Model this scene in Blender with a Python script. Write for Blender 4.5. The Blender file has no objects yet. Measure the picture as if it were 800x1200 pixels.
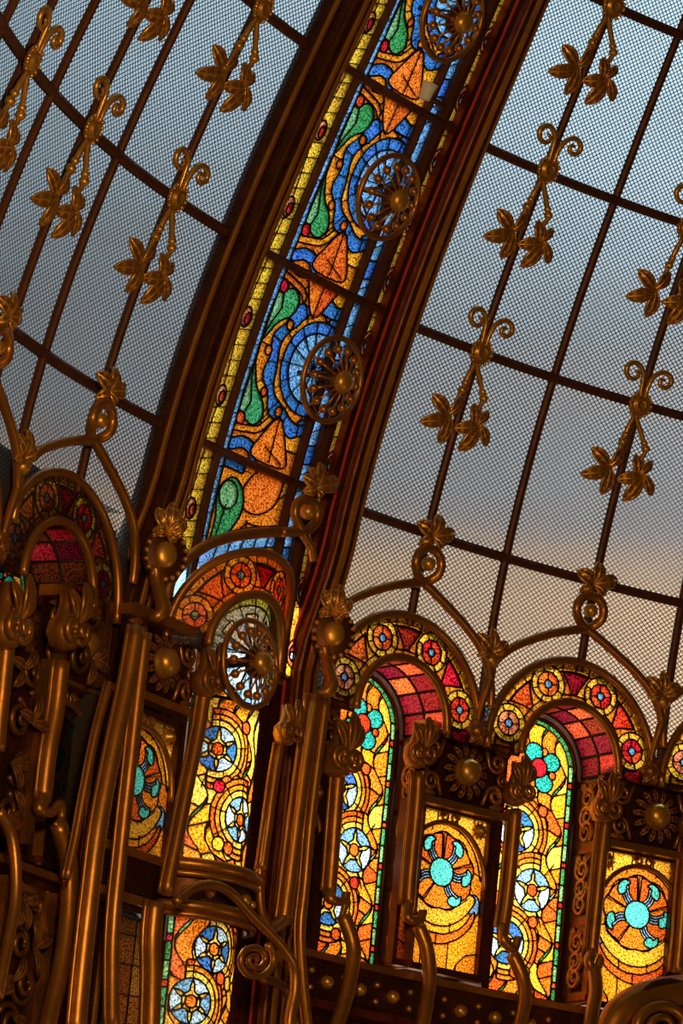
import bpy, math, random
import numpy as np
from mathutils import Matrix, Vector
from mathutils.geometry import delaunay_2d_cdt, tessellate_polygon

random.seed(7)
SC = bpy.context.scene
COL = SC.collection
PI = math.pi

# ------------------------------------------------------------------ camera
CX, CY = -20.11224, -7.37494
EL, AZ, RO = 0.262593, 0.880814, 0.098177
FPX = 4553.22                       # focal length in pixels of the 800x1200 frame


def _axes():
    d = np.array([math.sin(AZ) * math.cos(EL), math.cos(AZ) * math.cos(EL), math.sin(EL)])
    r = np.cross(d, [0, 0, 1]); r /= np.linalg.norm(r)
    u = np.cross(r, d)
    c, s = math.cos(RO), math.sin(RO)
    return c * r + s * u, -s * r + c * u, d


RIGHT, UP, FWD = _axes()
CAM = np.array([CX, CY, 0.0])
cam_data = bpy.data.cameras.new('camera')
cam = bpy.data.objects.new('camera', cam_data)
COL.objects.link(cam)
cam_data.sensor_fit = 'VERTICAL'
cam_data.sensor_height = 36
cam_data.lens = FPX * 36 / 1200
cam_data.clip_start = 0.1
cam_data.clip_end = 500
cam.matrix_world = Matrix(((RIGHT[0], UP[0], -FWD[0], CX), (RIGHT[1], UP[1], -FWD[1], CY),
                           (RIGHT[2], UP[2], -FWD[2], 0), (0, 0, 0, 1)))
SC.camera = cam

# ------------------------------------------------------------------ view, sky
SC.view_settings.view_transform = 'Standard'
SC.view_settings.look = 'None'
SC.view_settings.gamma = 1
SC.view_settings.exposure = 0.0
SC.view_settings.use_curve_mapping = False
SC.cycles.use_denoising = True
SC.cycles.max_bounces = 5
SC.cycles.diffuse_bounces = 2
SC.cycles.glossy_bounces = 2
SC.cycles.transparent_max_bounces = 8
SC.cycles.sample_clamp_indirect = 4.0


def make_world():
    w = bpy.data.worlds.new('evening_sky'); SC.world = w; w.use_nodes = True
    nt = w.node_tree; N = nt.nodes; L = nt.links
    bg = N['Background']
    tc = N.new('ShaderNodeTexCoord')
    sep = N.new('ShaderNodeSeparateXYZ'); L.new(tc.outputs['Generated'], sep.inputs[0])
    # soft cloud streaks move the gradient about
    mp = N.new('ShaderNodeMapping'); mp.inputs['Scale'].default_value = (3, 3, 14)
    L.new(tc.outputs['Generated'], mp.inputs[0])
    no = N.new('ShaderNodeTexNoise'); no.inputs['Scale'].default_value = 2.2; no.inputs['Detail'].default_value = 4
    L.new(mp.outputs[0], no.inputs['Vector'])
    m1 = N.new('ShaderNodeMath'); m1.operation = 'MULTIPLY_ADD'
    L.new(no.outputs[0], m1.inputs[0]); m1.inputs[1].default_value = 0.10; 
    m2 = N.new('ShaderNodeMath'); m2.operation = 'SUBTRACT'; L.new(sep.outputs['Z'], m2.inputs[0]); m2.inputs[1].default_value = 0.05
    L.new(m2.outputs[0], m1.inputs[2])
    cr = N.new('ShaderNodeValToRGB'); L.new(m1.outputs[0], cr.inputs[0])
    e = cr.color_ramp.elements
    e[0].position = 0.0; e[0].color = (0.10, 0.075, 0.055, 1)
    e[1].position = 1.0; e[1].color = (0.30, 0.42, 0.52, 1)
    for p, c in ((0.05, (0.95, 0.58, 0.33, 1)), (0.18, (0.92, 0.52, 0.25, 1)), (0.228, (0.68, 0.44, 0.26, 1)), (0.265, (0.35, 0.315, 0.30, 1)),
                 (0.305, (0.315, 0.35, 0.375, 1)), (0.375, (0.52, 0.70, 0.82, 1)), (0.5, (0.48, 0.67, 0.79, 1))):
        q = cr.color_ramp.elements.new(p); q.color = c
    # broad evening glow on the right hand side of the sky
    dot = N.new('ShaderNodeVectorMath'); dot.operation = 'DOT_PRODUCT'
    L.new(tc.outputs['Generated'], dot.inputs[0]); dot.inputs[1].default_value = (0.62, -0.75, 0.22)
    mr = N.new('ShaderNodeMapRange'); L.new(dot.outputs['Value'], mr.inputs[0])
    mr.inputs[1].default_value = -0.22; mr.inputs[2].default_value = 0.42
    mr.inputs[3].default_value = 0.75; mr.inputs[4].default_value = 17.0
    L.new(cr.outputs[0], bg.inputs['Color'])
    L.new(mr.outputs[0], bg.inputs['Strength'])


make_world()


# ------------------------------------------------------------------ dome surface: u along the wall, s up the wall, d into the hall
R0, Z0 = 10.13032, 5.98378


def rad(s): return R0 + (-0.08017587 * s * s + 0.00519962 * s ** 3 if s > 0 else 0)
def zed(s): return Z0 + (1.01268302 * s - 0.01356603 * s * s + 0.00042117 * s ** 3 if s > 0 else 1.01268302 * s)
def fan(s): return 1 + (0.00037677 * s * s + 0.00014152 * s ** 3 if s > 0 else 0)


def base(u, s):
    a = fan(s) * u / 10; r = rad(s)
    return np.array([r * math.sin(a), r * math.cos(a), zed(s)])


def axes(u, s):
    h = 1e-3
    eu = base(u + h, s) - base(u - h, s); eu /= np.linalg.norm(eu)
    es = base(u, s + h) - base(u, s - h); es -= eu * (es @ eu); es /= np.linalg.norm(es)
    return eu, es, np.cross(eu, es)


def S(u, s, d=0.0):
    eu, es, n = axes(u, s)
    return base(u, s) + n * d


def proj(X):
    q = X - CAM
    c = q @ FWD
    return 400 + FPX * (q @ RIGHT) / c, 600 - FPX * (q @ UP) / c


def cast(x, y, d=0.0, g=(0.0, 1.0)):
    """surface point (u, s) of the d-layer seen at photograph pixel x, y"""
    u, s = g
    for it in range(50):
        a, b = proj(S(u, s, d)); fa, fb = a - x, b - y
        if abs(fa) + abs(fb) < 0.02: break
        a1, b1 = proj(S(u + 1e-3, s, d)); a2, b2 = proj(S(u, s + 1e-3, d))
        j00, j10, j01, j11 = (a1 - a) * 1e3, (b1 - b) * 1e3, (a2 - a) * 1e3, (b2 - b) * 1e3
        det = j00 * j11 - j01 * j10
        du = (j11 * fa - j01 * fb) / det; ds = (-j10 * fa + j00 * fb) / det
        m = max(abs(du), abs(ds), 1e-9); k = min(1, 0.8 / m)
        u -= du * k; s -= ds * k
    return u, s


class Frame:
    """flat working plane tangent to the dome at (u, s, d)"""
    def __init__(self, u, s, d=0.0):
        self.O = S(u, s, d); self.eu, self.es, self.n = axes(u, s)
        self.M = Matrix([[self.eu[i], self.es[i], self.n[i], self.O[i]] for i in range(3)] + [[0, 0, 0, 1]])

    def px(self, x, y, z=0.0):
        ray = FWD * FPX + RIGHT * (x - 400) + UP * (600 - y)
        O = self.O + self.n * z
        t = ((O - CAM) @ self.n) / (ray @ self.n)
        q = CAM + ray * t - self.O
        return np.array([q @ self.eu, q @ self.es, z])

    def turned(self, a):
        """the same plane swung about its upright towards the left"""
        F = Frame.__new__(Frame); F.O = self.O; F.es = self.es; c, s = math.cos(a), math.sin(a)
        F.eu = self.eu * c + self.n * s; F.n = self.n * c - self.eu * s
        F.M = Matrix([[F.eu[i], F.es[i], F.n[i], F.O[i]] for i in range(3)] + [[0, 0, 0, 1]])
        return F

    def w(self, p):
        return self.O + self.eu * p[0] + self.es * p[1] + self.n * p[2]


def zoom(x0, y0, k):
    return lambda x, y: (x0 + x / k, y0 + y / k)


# ------------------------------------------------------------------ materials
MATS = {}


def metal(name, col, rough, metallic=0.8, patina=0.5, scale=9.0, bump=0.15):
    m = bpy.data.materials.new(name); m.use_nodes = True
    nt = m.node_tree; N = nt.nodes; L = nt.links
    b = N['Principled BSDF']
    b.inputs['Metallic'].default_value = metallic
    tc = N.new('ShaderNodeTexCoord')
    no = N.new('ShaderNodeTexNoise'); no.inputs['Scale'].default_value = scale; no.inputs['Detail'].default_value = 5
    L.new(tc.outputs['Object'], no.inputs['Vector'])
    cr = N.new('ShaderNodeValToRGB'); L.new(no.outputs[0], cr.inputs[0])
    cr.color_ramp.elements[0].position = 0.35; cr.color_ramp.elements[1].position = 0.62
    cr.color_ramp.elements[0].color = (*[c * patina for c in col], 1)
    cr.color_ramp.elements[1].color = (*col, 1)
    L.new(cr.outputs[0], b.inputs['Base Color'])
    mr = N.new('ShaderNodeMapRange'); L.new(no.outputs[0], mr.inputs[0])
    mr.inputs[3].default_value = rough + 0.1; mr.inputs[4].default_value = rough - 0.06
    L.new(mr.outputs[0], b.inputs['Roughness'])
    if bump:
        n2 = N.new('ShaderNodeTexNoise'); n2.inputs['Scale'].default_value = scale * 5
        L.new(tc.outputs['Object'], n2.inputs['Vector'])
        bp = N.new('ShaderNodeBump'); bp.inputs['Strength'].default_value = bump; bp.inputs['Distance'].default_value = 0.01
        L.new(n2.outputs[0], bp.inputs['Height']); L.new(bp.outputs[0], b.inputs['Normal'])
    MATS[name] = m
    return m


def glass(name, col, var=0.35):
    """hammered cathedral glass: light falls through it, thicker and thinner spots, a little gloss"""
    m = bpy.data.materials.new(name); m.use_nodes = True
    nt = m.node_tree; N = nt.nodes; L = nt.links
    N.remove(N['Principled BSDF']); out = N['Material Output']
    tc = N.new('ShaderNodeTexCoord')
    no = N.new('ShaderNodeTexNoise'); no.inputs['Scale'].default_value = 72; no.inputs['Detail'].default_value = 1.5
    L.new(tc.outputs['Object'], no.inputs['Vector'])
    cr = N.new('ShaderNodeValToRGB'); L.new(no.outputs[0], cr.inputs[0])
    e = cr.color_ramp.elements
    e[0].position = 0.40; e[0].color = (*[c ** 1.3 * 0.32 for c in col], 1)
    e[1].position = 0.62; e[1].color = (*[min(1, c * 1.3 + 0.022 * max(col)) for c in col], 1)
    q = e.new(0.5); q.color = (*[c * 0.85 for c in col], 1)
    oi = N.new('ShaderNodeObjectInfo')
    hsv = N.new('ShaderNodeHueSaturation')
    mh = N.new('ShaderNodeMapRange'); L.new(oi.outputs['Random'], mh.inputs[0])
    mh.inputs[3].default_value = 0.5 - 0.012; mh.inputs[4].default_value = 0.5 + 0.012
    mv = N.new('ShaderNodeMapRange'); L.new(oi.outputs['Random'], mv.inputs[0])
    mv.inputs[3].default_value = 1 - var / 2; mv.inputs[4].default_value = 1 + var / 2
    L.new(mh.outputs[0], hsv.inputs['Hue']); L.new(mv.outputs[0], hsv.inputs['Value'])
    L.new(cr.outputs[0], hsv.inputs['Color'])
    tr = N.new('ShaderNodeBsdfTranslucent'); L.new(hsv.outputs[0], tr.inputs[0])
    gl = N.new('ShaderNodeBsdfGlossy'); gl.inputs['Roughness'].default_value = 0.25
    bp = N.new('ShaderNodeBump'); bp.inputs['Strength'].default_value = 0.4; bp.inputs['Distance'].default_value = 0.01
    L.new(no.outputs[0], bp.inputs['Height']); L.new(bp.outputs[0], gl.inputs['Normal'])
    mx = N.new('ShaderNodeMixShader'); mx.inputs[0].default_value = 0.035
    L.new(tr.outputs[0], mx.inputs[1]); L.new(gl.outputs[0], mx.inputs[2])
    L.new(mx.outputs[0], out.inputs['Surface'])
    MATS[name] = m
    return m


def wired_glass():
    """frosted pane with a fine diamond net of wire in it"""
    m = bpy.data.materials.new('wired_glass'); m.use_nodes = True
    nt = m.node_tree; N = nt.nodes; L = nt.links
    N.remove(N['Principled BSDF']); out = N['Material Output']
    tc = N.new('ShaderNodeTexCoord'); sp = N.new('ShaderNodeSeparateXYZ'); L.new(tc.outputs['UV'], sp.inputs[0])

    def math_(op, a, b=None):
        n = N.new('ShaderNodeMath'); n.operation = op
        for i, v in enumerate((a, b)):
            if v is None: continue
            if isinstance(v, (int, float)): n.inputs[i].default_value = v
            else: L.new(v, n.inputs[i])
        return n.outputs[0]
    P = 0.039
    a = math_('ADD', math_('MULTIPLY', sp.outputs[0], 0.8), sp.outputs[1])
    b = math_('SUBTRACT', math_('MULTIPLY', sp.outputs[0], 0.8), sp.outputs[1])
    w = []
    for v in (a, b):
        f = math_('FRACT', math_('MULTIPLY', v, 1 / P))
        w.append(math_('LESS_THAN', math_('ABSOLUTE', math_('SUBTRACT', f, 0.5)), 0.12))
    wire = math_('MAXIMUM', w[0], w[1])
    no = N.new('ShaderNodeTexNoise'); no.inputs['Scale'].default_value = 1.1; no.inputs['Detail'].default_value = 3
    L.new(tc.outputs['UV'], no.inputs['Vector'])
    cr = N.new('ShaderNodeValToRGB'); L.new(no.outputs[0], cr.inputs[0])
    cr.color_ramp.elements[0].position = 0.3; cr.color_ramp.elements[0].color = (0.118, 0.125, 0.128, 1)
    cr.color_ramp.elements[1].position = 0.7; cr.color_ramp.elements[1].color = (0.175, 0.178, 0.178, 1)
    tr = N.new('ShaderNodeBsdfTranslucent'); L.new(cr.outputs[0], tr.inputs[0])
    tp = N.new('ShaderNodeBsdfTransparent'); tp.inputs[0].default_value = (0.178, 0.184, 0.186, 1)
    mx = N.new('ShaderNodeMixShader'); mx.inputs[0].default_value = 0.68
    L.new(tr.outputs[0], mx.inputs[1]); L.new(tp.outputs[0], mx.inputs[2])
    gl = N.new('ShaderNodeBsdfGlossy'); gl.inputs['Roughness'].default_value = 0.3
    fr = N.new('ShaderNodeFresnel'); fr.inputs['IOR'].default_value = 1.6
    m3 = N.new('ShaderNodeMixShader'); L.new(fr.outputs[0], m3.inputs[0])
    L.new(mx.outputs[0], m3.inputs[1]); L.new(gl.outputs[0], m3.inputs[2])
    df = N.new('ShaderNodeBsdfDiffuse'); df.inputs[0].default_value = (0.035, 0.03, 0.03, 1)
    m2 = N.new('ShaderNodeMixShader'); L.new(wire, m2.inputs[0])
    L.new(m3.outputs[0], m2.inputs[1]); L.new(df.outputs[0], m2.inputs[2])
    L.new(m2.outputs[0], out.inputs['Surface'])
    MATS['wired'] = m


BRONZE = metal('bronze', (0.56, 0.23, 0.036), 0.36, 0.75, 0.7, 5)
GILT = metal('gilt', (0.80, 0.40, 0.065), 0.36, 0.7, 0.75, 6)
SHADEB = metal('shaded_bronze', (0.26, 0.105, 0.022), 0.40, 0.7, 0.6, 6)  # bronze coloured darker to stand for the shade in the left bay
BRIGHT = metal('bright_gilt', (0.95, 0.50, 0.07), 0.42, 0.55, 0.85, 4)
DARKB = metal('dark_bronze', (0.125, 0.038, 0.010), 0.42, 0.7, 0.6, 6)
COPPER = metal('red_copper', (0.30, 0.055, 0.016), 0.38, 0.7, 0.55)
REDB = metal('red_bead', (0.80, 0.085, 0.03), 0.35, 0.6, 0.85)
IRON = metal('brown_iron', (0.13, 0.04, 0.014), 0.5, 0.4, 0.7)
HOLLOW = metal('hollow_bronze', (0.36, 0.135, 0.024), 0.5, 0.55, 0.75)  # darker metal used in leaf hollows and pilaster plates
LEAD = metal('lead', (0.035, 0.022, 0.016), 0.55, 0.4, 0.7, bump=0)
WHITEP = metal('white_enamel', (0.8, 0.78, 0.74), 0.4, 0.0, 0.95, bump=0)
PLASTER = metal('dark_plaster', (0.05, 0.03, 0.02), 0.8, 0.0, 0.7, 3)
FLOORM = metal('floor_stone', (0.22, 0.17, 0.12), 0.5, 0.0, 0.7, 1.5)
wired_glass()
GL = dict(
    amber=(0.84, 0.22, 0.008), yellow=(0.99, 0.46, 0.03), gold=(0.92, 0.29, 0.010), orange=(0.84, 0.15, 0.010),
    deep=(0.60, 0.16, 0.01), brown=(0.42, 0.13, 0.015), red=(0.72, 0.040, 0.010), dark_red=(0.24, 0.011, 0.004), rose=(0.85, 0.24, 0.09),
    blue=(0.04, 0.16, 0.46), sky=(0.17, 0.38, 0.66), pale=(0.45, 0.66, 0.90), green=(0.05, 0.29, 0.09),
    light_green=(0.20, 0.46, 0.19), teal=(0.10, 0.66, 0.60), sea=(0.02, 0.36, 0.30), cream=(0.97, 0.56, 0.07), white=(0.7, 0.75, 0.78),
    smoke=(0.016, 0.011, 0.007), deepamber=(0.84, 0.20, 0.010))
for k, c in GL.items():
    glass('glass_' + k, c)


# ------------------------------------------------------------------ object helpers
def link(name, me, mat, parent=None, M=None):
    o = bpy.data.objects.new(name, me)
    COL.objects.link(o)
    if mat and not me.materials: me.materials.append(mat)
    if parent: o.parent = parent
    if M is not None: o.matrix_basis = M
    return o


def mesh(name, V, F, smooth=True):
    me = bpy.data.meshes.new(name)
    me.from_pydata([tuple(map(float, v)) for v in V], [], F)
    if smooth: me.polygons.foreach_set('use_smooth', [True] * len(me.polygons))
    me.update()
    return me


def tag(o, label=None, cat=None, group=None, kind=None):
    if label: o['label'] = label
    if cat: o['category'] = cat
    if group: o['group'] = group
    if kind: o['kind'] = kind
    return o


def thing(name, M, label, cat, group=None):
    o = bpy.data.objects.new(name, None); COL.objects.link(o)
    o.empty_display_size = 0.1
    o.matrix_world = M
    return tag(o, label, cat, group)


def dup(root, M, label, group=None):
    r = root.copy(); COL.objects.link(r); r.matrix_world = M; r['label'] = label
    if group: r['group'] = group
    for ch in list(root.children):
        c = ch.copy(); COL.objects.link(c); c.parent = r
        for g in list(ch.children):
            d = g.copy(); COL.objects.link(d); d.parent = c
    return r


class MB:
    def __init__(self): self.V = []; self.F = []

    def add(self, V, F):
        n = len(self.V); self.V += [tuple(map(float, v)) for v in V]; self.F += [tuple(i + n for i in f) for f in F]
        return self

    def box(self, x0, x1, y0, y1, z0, z1):
        V = [(x, y, z) for z in (z0, z1) for y in (y0, y1) for x in (x0, x1)]
        return self.add(V, [(0, 2, 3, 1), (4, 5, 7, 6), (0, 1, 5, 4), (1, 3, 7, 5), (3, 2, 6, 7), (2, 0, 4, 6)])

    def build(self, name, mat, parent=None, smooth=True, M=None):
        return link(name, mesh(name, self.V, self.F, smooth), mat, parent, M)


def spline(P, k=6, closed=False):
    P = [np.array(p, float) for p in P]; n = len(P); out = []
    if n < 3: k = max(1, k)
    for i in range(n if closed else n - 1):
        p0 = P[i - 1] if (i > 0 or closed) else 2 * P[0] - P[1]
        p1 = P[i]; p2 = P[(i + 1) % n]
        p3 = P[(i + 2) % n] if (i + 2 < n or closed) else 2 * P[-1] - P[-2]
        for j in range(k):
            t = j / k
            out.append(0.5 * (2 * p1 + (p2 - p0) * t + (2 * p0 - 5 * p1 + 4 * p2 - p3) * t * t + (3 * p1 - p0 - 3 * p2 + p3) * t ** 3))
    if not closed: out.append(P[-1])
    return out


def tube(P, r, n=8, flat=1.0, up=(0, 0, 1), closed=False):
    """round (or flattened) bar along points P; r number or list"""
    P = [np.array(p, float) for p in P]; m = len(P)
    R = [r] * m if isinstance(r, (int, float)) else list(np.interp(np.linspace(0, 1, m), np.linspace(0, 1, len(r)), r))
    V = []; F = []; nz = None
    for i in range(m):
        t = P[(i + 1) % m] - P[i - 1] if (closed or 0 < i < m - 1) else (P[1] - P[0] if i == 0 else P[-1] - P[-2])
        t = t / (np.linalg.norm(t) + 1e-12)
        nz = np.array(up, float) if nz is None else nz
        nz = nz - t * (nz @ t)
        if np.linalg.norm(nz) < 1e-6: nz = np.cross(t, [1, 0, 0.3])
        nz = nz / np.linalg.norm(nz)
        nx = np.cross(t, nz)
        for j in range(n):
            a = 2 * PI * j / n
            V.append(P[i] + (nx * math.cos(a) + nz * math.sin(a) * flat) * R[i])
    for i in range(m if closed else m - 1):
        k = (i + 1) % m
        for j in range(n):
            F.append((i * n + j, i * n + (j + 1) % n, k * n + (j + 1) % n, k * n + j))
    if not closed:
        F.append(tuple(range(n))[::-1]); F.append(tuple(range((m - 1) * n, m * n)))
    return V, F


def lathe(prof, n=16, c=(0, 0, 0), axis='z'):
    """prof: (radius, height) pairs turned about z through c"""
    V = []; F = []
    for r, h in prof:
        for j in range(n):
            a = 2 * PI * j / n
            p = (r * math.cos(a), r * math.sin(a), h) if axis == 'z' else (r * math.cos(a), h, -r * math.sin(a))
            V.append((c[0] + p[0], c[1] + p[1], c[2] + p[2]))
    for i in range(len(prof) - 1):
        for j in range(n):
            F.append((i * n + j, i * n + (j + 1) % n, (i + 1) * n + (j + 1) % n, (i + 1) * n + j))
    F.append(tuple(range(n))[::-1]); F.append(tuple(range((len(prof) - 1) * n, len(prof) * n)))
    return V, F


def dome_prof(r, h, k=5):
    return [(r * math.cos(PI / 2 * i / k) + 1e-4, h * math.sin(PI / 2 * i / k)) for i in range(k + 1)]


def ball(c, r, n=10, k=6):
    return lathe([(r * math.sin(PI * i / k) + 1e-4, -r * math.cos(PI * i / k)) for i in range(k + 1)], n, c)


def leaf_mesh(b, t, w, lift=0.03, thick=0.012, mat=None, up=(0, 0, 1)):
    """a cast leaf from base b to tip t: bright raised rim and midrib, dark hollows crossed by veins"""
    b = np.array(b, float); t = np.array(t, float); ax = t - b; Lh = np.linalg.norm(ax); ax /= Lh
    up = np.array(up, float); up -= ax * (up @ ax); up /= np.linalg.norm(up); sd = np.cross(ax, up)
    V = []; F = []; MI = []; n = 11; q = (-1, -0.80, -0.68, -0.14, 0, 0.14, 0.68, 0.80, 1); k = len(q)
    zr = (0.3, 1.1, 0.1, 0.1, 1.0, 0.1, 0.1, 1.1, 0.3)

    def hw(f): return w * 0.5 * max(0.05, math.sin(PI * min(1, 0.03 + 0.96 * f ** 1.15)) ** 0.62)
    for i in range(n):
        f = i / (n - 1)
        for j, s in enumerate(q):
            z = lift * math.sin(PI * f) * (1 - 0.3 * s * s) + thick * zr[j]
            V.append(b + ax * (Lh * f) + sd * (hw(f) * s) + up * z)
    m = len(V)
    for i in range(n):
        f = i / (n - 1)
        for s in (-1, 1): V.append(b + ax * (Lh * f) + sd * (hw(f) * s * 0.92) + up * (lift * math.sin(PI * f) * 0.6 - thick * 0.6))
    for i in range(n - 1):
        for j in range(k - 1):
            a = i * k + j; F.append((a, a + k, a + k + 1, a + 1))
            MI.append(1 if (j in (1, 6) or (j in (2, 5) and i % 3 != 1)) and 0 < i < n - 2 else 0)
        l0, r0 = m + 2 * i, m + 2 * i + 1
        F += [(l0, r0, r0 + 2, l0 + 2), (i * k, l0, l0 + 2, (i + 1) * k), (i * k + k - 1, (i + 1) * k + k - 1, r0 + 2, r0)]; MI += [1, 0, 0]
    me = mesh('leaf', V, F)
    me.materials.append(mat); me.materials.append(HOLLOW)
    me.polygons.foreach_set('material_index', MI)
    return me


class LF:
    """stands in for MB when a leaf is built"""
    def __init__(self, *a, **k): self.a, self.k = a, k

    def build(self, name, mat, parent, smooth=True, M=None):
        me = leaf_mesh(*self.a, mat=mat, **self.k); me.name = name
        return link(name, me, None, parent, M)


def spiral(c, r0, r1, a0, turns, n=26, z=0.0, zr=0.0):
    """points from the outside in"""
    out = []
    for i in range(n + 1):
        f = i / n; a = a0 + turns * 2 * PI * f; r = r0 + (r1 - r0) * f
        out.append((c[0] + r * math.cos(a), c[1] + r * math.sin(a), z + zr * f))
    return out


# ------------------------------------------------------------------ stained glass: a cartoon drawn in flat x, y, cut into panes and lead
def simplify(P, eps):
    n = len(P)
    if n < 5: return P
    keep = np.zeros(n, bool)
    a = int(np.argmin(P[:, 0] + P[:, 1])); P = np.roll(P, -a, 0)
    b = int(np.argmax(((P - P[0]) ** 2).sum(1)))
    keep[0] = keep[b] = True
    Q = np.vstack([P, P[:1]])
    st = [(0, b), (b, n)]
    while st:
        i, j = st.pop()
        if j - i < 2: continue
        d = Q[j] - Q[i]; L = math.hypot(*d)
        v = Q[i + 1:j] - Q[i]
        h = np.abs(d[0] * v[:, 1] - d[1] * v[:, 0]) / L if L > 1e-9 else np.hypot(v[:, 0], v[:, 1])
        k = int(np.argmax(h))
        if h[k] > eps:
            k += i + 1; keep[k] = True; st += [(i, k), (k, j)]
    return P[keep]


def loops_of(mask, ox=0, oy=0):
    """boundary loops of a raster region: outer ones anticlockwise, holes clockwise"""
    H, W = mask.shape
    m = np.zeros((H + 2, W + 2), bool); m[1:-1, 1:-1] = mask
    nxt = {}
    for (dy, dx, s, e) in ((-1, 0, (0, 0), (1, 0)), (0, 1, (1, 0), (1, 1)), (1, 0, (1, 1), (0, 1)), (0, -1, (0, 1), (0, 0))):
        nb = np.roll(np.roll(m, -dy, 0), -dx, 1)
        ys, xs = np.nonzero(m & ~nb)
        for y, x in zip(ys.tolist(), xs.tolist()):
            nxt.setdefault((x + s[0], y + s[1]), []).append((x + e[0], y + e[1]))
    out = []
    while nxt:
        p0 = next(iter(nxt)); p = p0; d = None; L = []
        while True:
            c = nxt[p]
            if len(c) == 1 or d is None: q = c.pop()
            else:
                # stay with the same region: turn towards it
                c.sort(key=lambda q: -(d[0] * (q[1] - p[1]) - d[1] * (q[0] - p[0])))
                q = c.pop(0)
            if not c: del nxt[p]
            L.append(p); d = (q[0] - p[0], q[1] - p[1]); p = q
            if p == p0: break
        P = np.array(L, float) - 1 + [ox, oy]
        for _ in range(2):
            P = (np.roll(P, 1, 0) + 2 * P + np.roll(P, -1, 0)) / 4
        out.append(P)
    return out


def area(P):
    x, y = P[:, 0], P[:, 1]
    return 0.5 * float(np.sum(x * np.roll(y, -1) - np.roll(x, -1) * y))


def components(lab):
    """connected pieces of equal non-zero value, from runs joined row by row"""
    H, W = lab.shape; par = []

    def find(a):
        while par[a] != a:
            par[a] = par[par[a]]; a = par[a]
        return a
    rows = []; prev = []
    for y in range(H):
        r = lab[y]; ch = np.nonzero(np.diff(r))[0] + 1
        st = np.concatenate([[0], ch]); en = np.concatenate([ch, [W]])
        cur = []
        for a, b in zip(st.tolist(), en.tolist()):
            v = int(r[a])
            if v:
                par.append(len(par)); cur.append((a, b, v, len(par) - 1))
        i = 0
        for a, b, v, k in cur:
            while i < len(prev) and prev[i][1] <= a: i += 1
            j = i
            while j < len(prev) and prev[j][0] < b:
                if prev[j][2] == v: par[find(k)] = find(prev[j][3])
                j += 1
        rows.append(cur); prev = cur
    G = {}
    for y, cur in enumerate(rows):
        for a, b, v, k in cur: G.setdefault(find(k), []).append((y, a, b, v))
    return list(G.values())


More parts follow.
